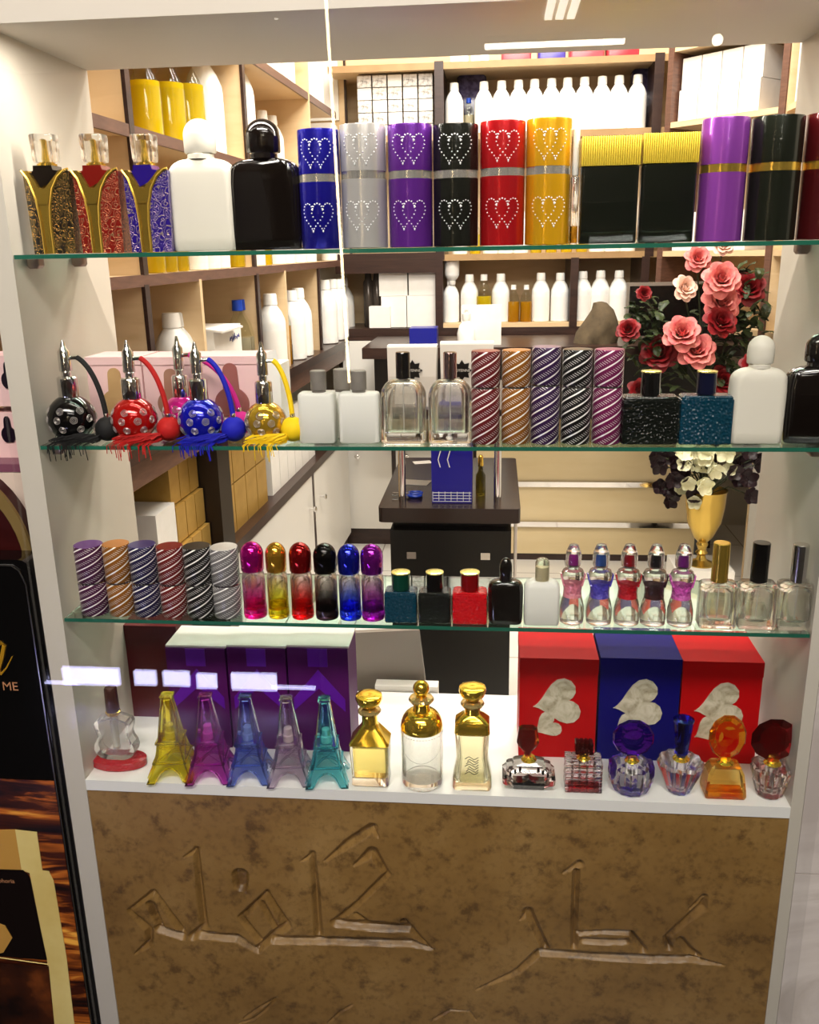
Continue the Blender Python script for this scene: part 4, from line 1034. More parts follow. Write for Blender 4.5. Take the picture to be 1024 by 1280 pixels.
# gold boxes in the lower cubby
gg = 'gold boxes in the side cubby'
def lbox(s, d, z, w, dp, h, m, lab, name='carton', grp=gg):
    o = MB().box(-w/2, w/2, 0, dp, 0, h).build(name, m, None, 0, Lw(s, d, z)); o.rotation_euler = (0,0,LT)
    return tag(o, lab, 'box', grp)
sA = onL(236, 620, .03)[0]
for i in range(3):
    for j in range(3): lbox(s0-.045-.035-.062*i, .03+.01*j, .545+.092*j, .058, .1, .088, CARDG, 'small gold box in the cubby before the black post')
sB = onL(195, 650, .05)[0]
for j in range(2): lbox(s0-.045-.035-.062*2-.09, .04, .545+.10*j, .11, .16, .096, CARDW, 'white carton next to the small gold boxes, '+('topmost' if j else 'lower one'), grp='white cartons in the side cubby')
for i in range(4):
    for j in range(2):
        lbox(s0+.045+.06+.105*i, .03, .545+.14*j, .1, .12, .136, CARDG, 'tall gold box in the cubby beyond the black post')
for i in range(6):
    lbox(s0+.045+.06+.42+.05+.1*i, .03, .545, .095, .12, .24-.015*(i % 3), CARDW, 'white carton in the cubby beyond the gold boxes', grp='white cartons beyond the gold boxes')
# ================================================================== back shelving unit
BY = 2.75
bu = thing('wall_shelving', 'dark-framed wall shelving across the back of the shop holding rows of white bottles', 'shelving', (0, BY, 0))
MB().box(-.58, 1.05, .30, .315, 0, 2.15).build('back_panel', LWOOD, bu, 0)
b = MB()
for z, x0, x1 in ((.99,-.14,1.05),(1.27,-.14,1.05),(1.735,-.14,1.05),(1.735,-.58,-.14),(1.995,-.58,1.05)): b.box(x0, x1, .006, .3, z-.02, z)
b.build('shelf_board', LWOOD, bu, 0)
b = MB()
for z, x0, x1 in ((1.27,-.14,1.05),(1.735,-.58,1.05),(1.995,-.58,1.05)): b.box(x0, x1, -.001, .006, z-.024, z+.001)
b.build('edge_strip', noisy('tan_edge', [(.3,(150,118,78)), (.7,(170,138,96))], 9, .4), bu, 0)
MB().box(-.58, 1.05, -.002, .3, .94, .972).box(-.58, -.14, -.002, .3, 1.20, 1.28).build('dark_board', DARKW, bu, 0)
b = MB()
for px in (549, 718, 806):
    x = hit(px, 350, 1, BY)[0]; b.box(x-.016, x+.016, -.004, .3, .97, 1.25)
for px, z0, z1 in ((549,1.25,2.0),(822,1.25,2.0)):
    x = hit(px, 130, 1, BY)[0]; b.box(x-.018, x+.018, -.004, .3, z0, z1)
b.build('post', DARKW, bu, 0)
for i, (x0, x1) in enumerate(((-.56,-.36),(-.34,-.14))):
    d = MB().box(x0, x1, -.02, 0, .08, .92).build('door', WHITEM, bu, 0)
    MB().lathe([(.004,0),(.004,.015),(.010,.018),(.011,.024),(.006,.027)], 5, M=Matrix.Translation((x0+.05,-.02,.42)) @ Matrix.Rotation(PI/2, 4, 'X')).build('knob', CHROME, d)
MB().box(-.58, 1.05, .0, .3, 0, .94).build('lower_carcass', DARKW, bu, 0)
def onB(px, py, Y): h = hit(px, py, 1, Y); return h[0], h[2]
for px in (568,605,627,648,668,689,709,730,752,773,796):
    x, _ = onB(px, 130, BY+.06); _, zt = onB(px, 104-(px-568)*.045, BY+.06); k = (zt-1.735)/.175
    put(PA, (x, BY+.06, 1.735), 'white aluminium bottle in the upper back row', 'white bottles in the upper back row', (k*.98, k*.98, k))
x, _ = onB(586, 130, BY+.1); put(PBLUE, (x, BY+.1, 1.735), 'small clear bottle with white-blue cap between upper back row bottles', 'single clear bottle at the back', (.9,.9,.95))
for px, yt in ((564,348),(587,343),(626,342),(676,341),(700,341),(728,339),(750,338),(773,338)):
    x, _ = onB(px, 370, BY+.06); _, zt = onB(px, yt, BY+.06); k = (zt-.99)/.175
    put(PA, (x, BY+.06, .99), 'white aluminium bottle in the lower back row', 'white bottles in the lower back row', (k*.98, k*.98, k))
x, _ = onB(565, 335, BY+.04); put(PA, (x, BY+.05, 1.155), 'white bottle turned upside down on another in the back row', 'upturned bottle', (.9,.9,-.62)).location.z = 1.255
for px, yt, lab in ((605,343,'tall yellow oil bottle in the lower back row'),(642,356,'short amber oil bottle, first of two in the lower back row'),(658,356,'short amber oil bottle, second of two in the lower back row')):
    x, _ = onB(px, 370, BY+.05); _, zt = onB(px, yt, BY+.05); k = (zt-.99)/.15
    put(POIL if px == 605 else PAMB, (x, BY+.05, .99), lab, 'oil bottles in the lower back row', (k, k, k))
# bottle bottoms of the row on 1.27 board
for px in list(range(575, 800, 19)):
    x, _ = onB(px, 315, BY+.06)
    yel = (590 < px < 600) or (665 < px < 740)
    put(POIL if yel else PA, (x, BY+.06, 1.27), ('yellow oil' if yel else 'white')+' bottle in the middle back row just above the top glass shelf', 'bottles in the middle back row', (.95,.95,.95))
# stacks of small packets, upper left of the back unit
SILVB = noisy('grey_printed_card', [(.35,(120,112,104)), (.5,(210,206,200)), (.7,(235,232,228))], 70, .3)
gk = 'small printed packets at the back'
for i in range(5):
    for j in range(5):
        o = MB().box(0, .056, 0, .06-.008*((i+j) % 2), 0, .0435).build('packet', SILVB if (i+j) % 3 else CARDW, None, 0, (-.47+.062*i, BY+.05, 1.737+.0465*j)); tag(o, 'small grey and white printed packet stacked at the back', 'box', gk)
for i in range(3):
    o = MB().box(0, .075, 0, .10, 0, .09-.01*i).build('carton', CARDW, None, 0, (-.56+.085*i, BY+.0-.05 if 0 else BY+.0, 1.7365)) if 0 else None
# white cartons middle left back
gw = 'white cartons stacked at the back'; TOPZ = {}
for (x0, x1, y0, y1, lab) in ((477,508,370,403,'white carton at the back, lower one nearest the side shelving'),(509,547,369,402,'white carton at the back, lower one beside the dark post'),(474,509,337,369,'white carton at the back, upper one nearest the side shelving'),(511,546,336,369,'white carton at the back, upper one beside the dark post'),(462,488,383,409,'small white carton standing in front of the stacked ones')):
    yy = BY+.03 if x0 != 462 else BY-.06+.07
    a = hit(x0, y1, 1, yy); c = hit(x1, y0, 1, yy); zb = .974 if y1 > 380 else a[2]
    if y1 > 380: pass
    else: zb = TOPZ[x0 > 510]
    if x0 == 477 or x0 == 509: TOPZ[x0 > 490] = c[2]+.001
    o = MB().box(-(c[0]-a[0])/2+.001, (c[0]-a[0])/2-.001, 0, .16, 0, max(.03, c[2]-zb)).build('carton', CARDW, None, 0, ((a[0]+c[0])/2, yy if x0 != 462 else BY+.002, zb)); tag(o, lab, 'box', gw)
for px in (458, 469, 478):
    x, _ = onB(px, 370, BY+.03); o = MB().lathe([(.02,0),(.022,.003),(.022,.19),(.015,.2),(.012,.235),(.008,.24)], 5).build('bottle', mat('dark_flask', (70,62,56), .2, .3), None, 38, (x, BY+.1, .972)); tag(o, 'dark slim bottle in the back corner beside the white cartons', 'bottle', 'dark slim bottles')
# top row packs above upper back shelf
for i, (x0, x1, c, lab) in enumerate(((562,586,(235,232,226),'white pack lying on top of the back shelving'),(588,612,(235,232,226),'second white pack lying on top of the back shelving'),(626,665,(190,60,70),'red wrapped pack on top of the back shelving beside white packs'),(672,708,(60,50,130),'blue wrapped pack on top of the back shelving'),(712,756,(190,60,70),'red wrapped pack beyond the blue one on top of the back shelving'),(758,800,(150,40,50),'dark red wrapped pack on top of the back shelving'))):
    a = hit(x0, 75, 1, BY+.03); c2 = hit(x1, 75, 1, BY+.03)
    o = MB().loft([(0,c2[0]-a[0]-.004,.15,.01),(.05,c2[0]-a[0]-.004,.15,.01),(.06,c2[0]-a[0]-.02,.14,.01)], 3, cy=.075).build('packet', noisy('pack%d' % i, [(.3,c), (.7,tuple(min(255, int(v*1.2)) for v in c))], 30, .25), None, 38, ((a[0]+c2[0])/2, BY+.03, 1.997)); tag(o, lab, 'box')
# wrapped dark packs behind bottles
for px, lab in ((590,'navy wrapped pack behind the first upper bottles at the back'),(806,'navy wrapped pack behind the last upper bottle at the back')):
    x, _ = onB(px, 130, BY+.2)
    o = MB().loft([(0,.12,.07,.01),(.23,.12,.07,.01),(.24,.10,.06,.01)], 3).build('packet', noisy('navy_wrap', [(.4,(40,34,70)), (.6,(80,72,110))], 50, .2), None, 38, (x, BY+.2, 1.737)); tag(o, lab, 'box')
# ================================================================== right angled unit
p0 = np.array([.735, 2.62]); p1 = np.array([1.05, 2.275]); dv = p1-p0; Ln = float(np.hypot(*dv)); ra = math.atan2(dv[1], dv[0])
ru = thing('wall_shelving', 'angled shelving unit at the back corner with white cartons', 'shelving', (p0[0], p0[1], 0), ra)
b = MB()
for z in (.99, 1.27, 1.735, 1.995): b.box(0, Ln, 0, .30, z-.02, z)
b.box(0, Ln, .30, .315, .95, 2.0)
b.build('shelf_board', LWOOD, ru, 0)
MB().box(-.012, .012, -.004, .3, .95, 2.0).box(Ln-.012, Ln+.012, -.004, .3, .95, 2.0).build('post', EDGEW, ru, 0)
MB().box(0, Ln, .0, .3, .95, .965).build('lower_board', DARKW, ru, 0)
gr = 'white cartons in the angled corner shelving'
def Rw(s, d, z): return (p0[0]+math.cos(ra)*s-math.sin(ra)*d, p0[1]+math.sin(ra)*s+math.cos(ra)*d, z)
for i in range(4):
    for j in range(2):
        o = MB().box(.002, .082, 0, .14, 0, .108).build('carton', CARDW, None, 0, Rw(.02+.085*i, .03+.01*j, 1.736+.11*j)); o.rotation_euler = (0,0,ra); tag(o, 'white carton on the upper board of the angled corner shelving', 'box', gr)
for i in range(3):
    o = MB().box(.002, .10, 0, .14, 0, .14).build('carton', CARDW, None, 0, Rw(.03+.11*i, .03, 1.271)); o.rotation_euler = (0,0,ra); tag(o, 'white carton on the middle board of the angled corner shelving', 'box', gr)
# right side unit going forward
rs = thing('wall_shelving', 'light beech shelving along the side wall nearest the marble pillar', 'shelving', (1.06, 2.27, 0), -PI/2)
b = MB()
for z in (.99, 1.27, 1.735, 2.0): b.box(.015, 1.7, 0, .3, z-.02, z)
b.box(0, 1.7, .3, .315, 0, 2.05); b.box(-.01, .01, 0, .3, 0, 2.0); b.box(.6, .62, 0, .3, .95, 2.0)
b.build('shelf_board', LWOOD, rs, 0)
MB().box(.015, 1.7, 0, .02, 0, .95).build('lower_door', WHITEM, rs, 0)
for i in range(3):
    o = MB().box(-.05, .05, 0, .14, 0, .24-.02*i).build('carton', CARDW, None, 0, (1.075, 2.18-.12*i, 1.736)); o.rotation_euler = (0,0,-PI/2); tag(o, 'tall white carton on the side shelving beside the marble pillar', 'box', 'tall white cartons by the pillar')
o = MB().box(-.2, .2, 0, .14, 0, .012).build('packet', mat('pink_pack', (220,120,130), .5), None, 0, (1.015, 1.9, 1.95)) if 0 else None
for i in range(3):
    put(PA if i else POIL, (1.13, 2.16-.11*i, .99), 'large '+('white' if i else 'yellow')+' bottle on the side shelving beyond the roses', 'bottles beyond the roses', (1.3,1.3,1.3))
for i in range(2): put(POIL, (1.13, 2.16-.1*i, 1.27), 'yellow bottle on the side shelving above the roses', 'yellow bottles above the roses', (1.1,1.1,1.0))
# ================================================================== counter
ct = thing('shop_counter', 'dark-topped shop counter with beige slatted front and metal strips', 'counter', (0, 2.22, 0))
MB().box(-.40, 1.0, 0, .46, .905, .945).build('counter_top', DARKW, ct, 0)
CREAMS = noisy('cream_slat_panel', [(.3,(214,192,146)), (.7,(224,204,162))], 3, .35, (1,1,5))
zf_ = hit(700, 553, 1, 2.56)[2]
MB().box(.02, .99, .34, .40, .03, zf_).build('slat_front', CREAMS, ct, 0)
MB().box(-.40, .99, .33, .40, zf_, .905).build('dark_fascia', mat('dark_fascia', (24,18,16), .35), ct, 0)
MB().box(.02, .99, .345, .39, 0, .03).build('plinth', DARKW, ct, 0)
for py in (605, 655):
    z = hit(720, py, 1, 2.56)[2]
    MB().box(.02, .99, .328, .34, z-.011, z+.011).build('metal_strip', CHROME, ct, 0)
CZ = .945
def white_box():
    a = hit(577, 420, 1, 2.3); c = hit(627, 383, 1, 2.3)
    o = MB().box(-(c[0]-a[0])/2, (c[0]-a[0])/2, 0, .12, 0, c[2]-CZ).build('carton', CARDW, None, 0, ((a[0]+c[0])/2, 2.3, CZ)); tag(o, 'plain white carton on the counter behind the pump bottle', 'box')
    x = hit(583, 400, 1, 2.25)[0]; zt = hit(583, 385, 1, 2.25)[2]
    t = thing('pump_bottle', 'small white pump bottle on the counter', 'bottle', (x, 2.25, CZ)); h = zt-CZ
    MB().lathe([(.028,0),(.032,.004),(.034,h*.35),(.026,h*.55),(.014,h*.66)], 6).build('body', PLW, t)
    MB().lathe([(.012,h*.66),(.016,h*.72),(.016,h*.86),(.006,h*.88),(.006,h*.95),(.012,h*.96),(.010,h)], 6).build('pump', PLW, t)
white_box()
a = hit(512, 431, 1, 2.35); c = hit(546, 414, 1, 2.35)
o = MB().box(-(c[0]-a[0])/2, (c[0]-a[0])/2, 0, .1, 0, .06).build('box', mat('blue_box', (24,30,140), .3), None, 0, ((a[0]+c[0])/2, 2.35, CZ)); tag(o, 'small blue box on the dark counter behind the shopping bags', 'box')
# olive jacket heap
X, W, H = fit(722, 772, 377, CZ, 2.36, 395)
b = MB().loft([(0,W*1.1,.14,9),(H*.25,W*1.05,.14,9),(H*.55,W*.85,.12,9,.02),(H*.8,W*.6,.09,9,.02),(H*.97,W*.35,.06,9,.01),(H,W*.1,.02,9,.01)], 8)
rg = random.Random(5); b.v = [(x*(1+.10*math.sin(9*z/H+x*70)), y*(1+.12*math.sin(x*90+z*60)), z) for x, y, z in b.v]
o = b.build('jacket', noisy('olive_cloth', [(.3,(70,58,42)), (.7,(96,82,60))], 30, .9), None, 60, (X, 2.36, CZ)); tag(o, 'crumpled olive cloth jacket lying on the counter beside the monitor', 'jacket')
# monitor
a = hit(779, 470, 1, 2.3); c = hit(896, 352, 1, 2.3); Wm = c[0]-a[0]; Hm = c[2]-CZ
t = thing('monitor', 'black flat monitor with grey rim on the counter behind the roses', 'monitor', ((a[0]+c[0])/2, 2.32, CZ))
z0 = .02
MB().box(-Wm/2, Wm/2, -.012, .012, z0, Hm).build('casing', mat('grey_rim', (140,130,120), .35, .4), t, 0)
MB().box(-Wm/2+.010, Wm/2-.010, -.014, -.011, z0+.01, Hm-.012).build('screen', mat('black_screen', (14,11,10), .15), t, 0)
MB().box(-.08, .08, -.02, .07, 0, .008).box(-.02, .02, .01, .03, .005, .1).build('stand', BLACKP, t, 0)
# ================================================================== centre desk
dk = thing('desk', 'black display desk with chrome posts standing in the middle of the shop', 'desk', (-.01, .88, 0))
DW = .165
MB().loft([(.685,2*DW,.52,.012),(.72,2*DW,.52,.012)], 3, cy=.26).build('desk_top', mat('dark_desk_wood', (44,32,28), .22), dk, 30)
MB().box(-DW+.025, DW-.02, .02, .50, 0, .66).box(-DW+.03, DW-.03, .05, .5, .66, .685).build('desk_body', mat('black_lacquer', (7,6,6), .3), dk, 0)
for sx in (-.09, .085): MB().box(sx-.011, sx+.011, -.002+.018, .021, .59, .607).build('chrome_fitting', CHROME, dk, 0)
for px in (503, 622):
    x = hit(px, 610, 1, .94)[0]+.01; MB().tube([(x,.06,.72),(x,.06,.93)], .009, 14).build('chrome_post', CHROME, dk)
MB().tube([(DW-.01,.03,.42),(DW-.01,.03,.685)], .004, 8).build('chrome_post', CHROME, dk)
MB().box(-DW, DW, .0+.03, .5, .93, .945).build('upper_top', mat('dark_desk_wood', (44,32,28), .22), dk, 0)
def bag(xl, xr, yt, yb_z, Y, m, label, name='shopping_bag', star=False, check=False):
    a = hit(xl, yt+40, 1, Y); c = hit(xr, yt+40, 1, Y); zt = hit((xl+xr)/2, yt, 1, Y)[2]; W = c[0]-a[0]; H = zt-yb_z
    t = thing(name, label, 'bag', ((a[0]+c[0])/2, Y, yb_z))
    n = 14; vs = []; fs = []
    for i, (z, w, d) in enumerate(((0,W*.95,.06),(H*.5,W*.97,.058),(H*.97,W,.04),(H,W*1.0,.036))):
        vs += [(-w/2,-d/2,z),(w/2,-d/2,z),(w/2,d/2,z),(-w/2,d/2,z)]
    for i in range(3):
        for j in range(4): fs.append((i*4+j, i*4+(j+1) % 4, i*4+4+(j+1) % 4, i*4+4+j))
    fs.append((3,2,1,0)); fs.append((12,13,14,15))
    MB().add(vs, fs).build('bag_body', m, t, 0)
    return t, W, H
WPB = noisy('white_paper', [(.3,(228,225,218)), (.7,(236,233,227))], 8, .5)
def text(s, size, parent, loc, m, name='lettering', rot=(PI/2,0,0), ext=.0002, shear=0., font=None):
    cu = bpy.data.curves.new(name, 'FONT'); cu.body = s; cu.size = size; cu.extrude = ext; cu.align_x = 'CENTER'; cu.align_y = 'CENTER'; cu.shear = shear; cu.offset = 0
    tmp = bpy.data.objects.new('t', cu); col.objects.link(tmp); dg = bpy.context.evaluated_depsgraph_get(); dg.update()
    me = bpy.data.meshes.new_from_object(tmp.evaluated_get(dg)); bpy.data.objects.remove(tmp); me.materials.clear(); me.materials.append(m)
    o = bpy.data.objects.new(name, me); col.objects.link(o); o.parent = parent; o.location = loc; o.rotation_euler = rot
    return o
for (xl, xr, yt, px, lab) in ((486,547,431,517,'white paper shopping bag with black star badge behind the black-capped bottle'),(551,617,427,578,'white paper shopping bag with black star badge behind the chrome-capped bottle')):
    Yb = .98; t, W, H = bag(xl, xr, yt, .945, Yb, WPB, lab)
    xs = hit(px, 461, 1, Yb)[0]-t.location.x; zs = hit(px, 461, 1, Yb)[2]-.945
    P = [((.024 if i % 2 else .036)*.66*math.cos(2*PI*i/16+.0)+xs, (.024 if i % 2 else .036)*.66*math.sin(2*PI*i/16)+zs) for i in range(16)]
    MB().prism(P, -.031, -.0225).build('star_badge', BLACKP, t, 0)
    text('VOYENNE', .0085, t, (xs, -.0313, zs), PLW)
t, W, H = bag(539, 592, 505, .72, .955, mat('navy_paper', (26,22,130), .3), 'navy blue paper bag with white checked band and cord handles on the desk')
b = MB()
for i in range(7): b.box(-W*.46+W*.145*i, -W*.46+W*.145*i+.0012, -.0305, -.0295, .004, .028)
for i in range(4): b.box(-W*.46, W*.46, -.0305, -.0295, .004+.007*i, .0052+.007*i)
b.build('checked_band', PLW, t, 0)
xx = [(-W*.4, .0), (-W*.30,-.02), (-W*.33,-.05)]
b = MB()
for s in (-.3, -.08): b.tube([(W*s,-.031,H*.62), (W*s+.004,-.032,H*.55), (W*s-.002,-.032,H*.46), (W*s+.003,-.032,H*.38)], .0012, 5)
b.tube([(-W*.1,-.031,H*.66),(W*.1,-.033,H*.60),(W*.3,-.031,H*.66)], .0012, 5)
b.build('cord_handle', PLW, t)
# scissors, papers, vial on desk
t = thing('scissors', 'pair of blue-handled scissors lying on the desk', 'scissors', (hit(525,592,2,.724)[0], .98, .723))
b = MB()
for s in (-1, 1): b.tube([(.006+.016*math.cos(a*PI/6)+s*.0, s*.012+.010*math.sin(a*PI/6), .004) for a in range(13)], .003, 6)
b.build('handle', mat('blue_plastic', (20,70,200), .3), t)
MB().box(-.05, -.008, -.003, .003, .001, .004, Matrix.Rotation(.12, 4, 'Z')).box(-.05, -.008, -.003, .003, .004, .006, Matrix.Rotation(-.12, 4, 'Z')).build('blade', SILVER, t, 0)
for (px, py, w, d, r, lab) in ((528,578,.05,.035,.3,'small white paper slip on the desk behind the scissors'),(520,603,.07,.05,-.2,'white paper sheet on the desk under the scissors')):
    h = hit(px, py, 2, .7205); o = MB().box(-w/2, w/2, -d/2, d/2, 0, .0006).build('paper_sheet', CARDW, None, 0, (h[0], h[1], .7203)); o.rotation_euler = (0,0,r); tag(o, lab, 'paper')
h = hit(602, 600, 2, .72); t = thing('sample_bottle', 'slim golden-green glass bottle on the desk beside the navy bag', 'bottle', (h[0], 1.0, .72))
MB().lathe([(.010,0),(.012,.002),(.012,.05),(.006,.06),(.005,.075)], 6).build('body', glassm('olive_glass', (180,170,60)), t)
MB().lathe([(.006,.072),(.007,.074),(.006,.095),(.003,.10)], 6).build('cap', GOLD, t)
# grey sheet behind board
P = [hit(x, y, 1, .34) for x, y in ((418,791),(524,786),(600,1400),(418,1400))]
o = MB().prism([(p[0], p[2]) for p in P], .335, .347).build('plastic_sheet', mat('grey_plastic', (150,140,130), .25, 0, .25), None, 30); tag(o, 'grey translucent plastic sheet leaning behind the base board', 'plastic sheet')
o = MB().box(-.11, .0, .298, .322, .0, .568).build('white_block', WHITEM, None, 0); o.name = 'ledge_board'; tag(o, 'narrow white ledge board behind the base board and decanters', 'board')
# ================================================================== flowers
def petal(b, L_, W_, cup, M, twist=0., n=5, curl=.3):
    vs, fs = [], []
    for i in range(n+1):
        u = i/n
        for j in range(n+1):
            v = -1+2*j/n; w = W_*math.sin(PI*(.14+.58*u))
            x = v*w/2; y = cup*(1-v*v)*W_*.5*-1+curl*L_*(u**3)*-1+ (.04*L_*math.sin(v*5+u*4)); z = L_*u*(1-.22*v*v*u*u)
            vs.append((x, y, z))
    for i in range(n):
        for j in range(n): p = i*(n+1)+j; fs.append((p, p+1, p+n+2, p+n+1))
    b.add(vs, fs, M)
def rose_mb(R, seed, openness=1.):
    b = MB(); rg = random.Random(seed)
    for ring, (cnt, tilt, l, w, off) in enumerate(((3,.02,.60,.50,.03),(4,.14,.74,.72,.07),(5,.32,.84,.92,.10),(6,.58,.92,1.05,.10),(6,.95,.95,1.1,.06))):
        for i in range(cnt):
            th = 2*PI*(i+.5*(ring % 2))/cnt+rg.uniform(-.2,.2)
            M = Matrix.Rotation(th, 4, 'Z') @ Matrix.Translation((0, R*off, 0)) @ Matrix.Rotation(-tilt*openness*rg.uniform(.85,1.1), 4, 'X')
            petal(b, R*l*1.05, R*w*1.15, -.45, M, curl=-.13*ring)
    return b
PINKR = noisy('pink_petal', [(.3,(206,84,92)), (.55,(226,130,124)), (.8,(244,182,166))], 40, .6)
PALER = noisy('peach_petal', [(.3,(240,190,170)), (.7,(250,220,200))], 40, .6)
REDR = noisy('red_petal', [(.3,(96,4,12)), (.7,(150,10,22))], 40, .55)
LEAF = noisy('rose_leaf', [(.3,(30,40,22)), (.7,(62,76,38))], 30, .5)
STEM = mat('stem_green', (52,60,34), .6)
FY = 2.11
vx = hit(882, 560, 1, FY)[0]
t = thing('rose_vase', 'bouquet of pink and red roses in a dark vase on a tall stand', 'flower bouquet', (vx, FY, 0))
zb_ = hit(882, 556, 1, FY)[2]; zt_ = hit(882, 492, 1, FY)[2]; hv = zt_-zb_
MB().lathe([(.07,0),(.07,.02),(.014,.03),(.014,zb_-.02),(.05,zb_-.01),(.05,zb_)], 8).build('stand', BLACKP, t)
MB().lathe([(.045,zb_),(.06,zb_+hv*.2),(.06,zb_+hv*.5),(.035,zb_+hv*.8),(.045,zt_)], 8).build('vase', mat('dark_vase', (34,24,22), .2), t)
roses = [(873,322,15,PINKR,1),(903,347,21,PINKR,2),(858,359,15,PALER,3),(905,376,22,PINKR,4),(903,400,19,REDR,5),(936,358,20,REDR,6),(853,414,22,PINKR,7),(872,436,22,PINKR,8),(824,440,22,REDR,9),(785,411,14,REDR,10),(806,366,9,REDR,11),(905,475,19,REDR,12),(945,455,17,REDR,13),(905,305,12,PALER,14),(800,488,14,REDR,15)]
sm = MB(); lf = MB(); rg = random.Random(11)
for px, py, rp, m_, sd_ in roses:
    yy = FY-.06+.05*math.sin(sd_*2.3); h = hit(px, py, 1, yy); R = rp/CF*(yy+1.09)*.86
    d = Vector((rg.uniform(-.4,.4), -1., .45+rg.uniform(-.2,.3))).normalized()
    q = d.to_track_quat('Z', 'Y').to_matrix().to_4x4(); q.translation = Vector((h[0]-vx, yy-FY, h[2]))-d*R*.35
    b = rose_mb(R, sd_); b.v = [tuple(q @ Vector(p)) for p in b.v]
    b.build('rose_bloom', m_, t, 80)
    P0 = q.translation; mid = Vector((P0.x*.55, .04, (P0.z+zt_)/2+.02))
    sm.tube([(0,0,zt_-.02), tuple(mid), tuple(P0-d*.005)], .003, 5)
    for k in range(5):
        M = Matrix.Translation(mid.lerp(P0, rg.uniform(.1,.95))) @ Matrix.Rotation(rg.uniform(0,6.28), 4, 'Z') @ Matrix.Rotation(rg.uniform(.6,1.7), 4, 'X')
        petal(lf, rg.uniform(.035,.06), rg.uniform(.022,.034), .1, M)
for i in range(300):
    px, py = rg.choice([(rg.uniform(790,830),rg.uniform(380,460)), (rg.uniform(890,965),rg.uniform(370,500)), (rg.uniform(820,960),rg.uniform(440,540)), (rg.uniform(915,950),rg.uniform(330,430))])
    h = hit(px, py, 1, FY+rg.uniform(-.04,.08)); M = Matrix.Translation((h[0]-vx, h[1]-FY, h[2])) @ Matrix.Rotation(rg.uniform(0,6.28), 4, 'Z') @ Matrix.Rotation(rg.uniform(.4,2.4), 4, 'X')
    petal(lf, rg.uniform(.035,.06), rg.uniform(.022,.034), .1, M)
sm.build('stems', STEM, t); lf.build('foliage', LEAF, t, 80)
# orchids in the gold vase
OY = 2.0; h0 = hit(876, 705, 1, OY); vz = h0[2]
kx = h0[0]
t = thing('orchid_vase', 'gold goblet vase on a black stand holding white and black artificial orchids', 'flower vase', (kx, OY, 0))
MB().box(-.10, .10, -.08, .10, 0, vz).build('stand', mat('white_stand', (226,222,214), .4), t, 0)
k_ = (OY+1.09)/CF
vh = hit(876, 612, 1, OY)[2]-vz; r = 23*k_
MB().lathe([(r*.75,vz),(r*.78,vz+.004),(r*.3,vz+.018),(r*.2,vz+.035),(r*.34,vz+.045),(r*.2,vz+.055),(r*.32,vz+.075),(r*.26,vz+.085),(r*.55,vz+.105),(r*.92,vz+vh*.58),(r*1.05,vz+vh*.8),(r*1.08,vz+vh*.97),(r*1.14,vz+vh),(r*1.05,vz+vh-.003),(r*.9,vz+vh*.7)], 9).build('vase', mat('antique_gold', (196,164,80), .22, .9), t)
WOR = noisy('cream_orchid', [(.3,(226,222,180)), (.7,(240,240,212))], 40, .6); BOR = noisy('black_orchid', [(.3,(26,12,18)), (.7,(46,24,32))], 40, .5)
st = MB()
for i in range(46):
    if i < 18: px, py, m_ = rg.uniform(846,912), rg.uniform(560,632), WOR
    else: px, py, m_ = (rg.uniform(812,850) if i % 2 else rg.uniform(908,950)), rg.uniform(562,624), BOR
    if 36 <= i: px, py, m_ = rg.uniform(835,880), rg.uniform(570,632), BOR
    yy = OY-.05+.06*rg.uniform(-1,1)+(.05 if m_ is BOR else -.02); h = hit(px, py, 1, yy)
    d = Vector((rg.uniform(-.6,.6), -1, rg.uniform(-.3,.5))).normalized(); q = d.to_track_quat('Z', 'Y').to_matrix().to_4x4(); q.translation = Vector((h[0]-kx, yy-OY, h[2]))
    b = MB(); s_ = rg.uniform(.032,.046)
    for k in range(5): petal(b, s_, s_*.8, .1, q @ Matrix.Rotation(2*PI*k/5, 4, 'Z') @ Matrix.Rotation(-1.2, 4, 'X'))
    b.ball((0,0,0), s_*.16, 2, 5, M=q)
    b.build('orchid_bloom', m_, t, 80)
    st.tube([(0,0,vz+vh-.02), (q.translation.x*.5, q.translation.y*.5, (vz+vh+q.translation.z)/2+.02), tuple(q.translation)], .0022, 4)
st.build('stems', STEM, t)
# ================================================================== left neighbour: poster stand, arch sign, pink boxes
def PX(x, y, Y=0.): h = hit(x, y, 1, Y); return h[0], h[2]
ps = thing('poster_stand', 'black glossy poster stand with gold lettering, beside the case', 'poster stand', (0,0,0))
F_ = [PX(-60,700),PX(20,700),PX(40,704)]; xE = -.532
x0 = -.74
zt = PX(30,700)[1]
P = [(x0,0),(xE,0),(xE,zt-.03)]+[(xE-.02+.02*math.cos(a*PI/12), zt-.03+.03*math.sin(a*PI/12)) for a in range(1, 7)]+[(x0,zt)]
MB().prism(P, .0, .04).build('frame', BLACKG, ps, 0)
b = MB(); b.tube([(xE-.013,-.002,.0),(xE-.013,-.002,zt-.035),(xE-.02,-.002,zt-.015),(xE-.03,-.002,zt-.008),(x0,-.002,zt-.008)], .0012, 5); b.build('metal_edge', SILVER, ps)
fm = mat('flame_wood', (40,16,6), .3); nt = fm.node_tree; N, L, bb = nodes(fm)
f = noise(nt, 3.2, 5, .55, None, .9, (1.6,1,11))
L.new(ramp(nt, f, [(.38,(16,6,4)), (.5,(66,24,8)), (.58,(176,92,30)), (.68,(244,176,70))]), bb.inputs['Base Color'])
pz = PX(40,975)[1]
MB().box(x0, xE-.016, -.0012, .0, .0, pz).build('wood_print', fm, ps, 0)
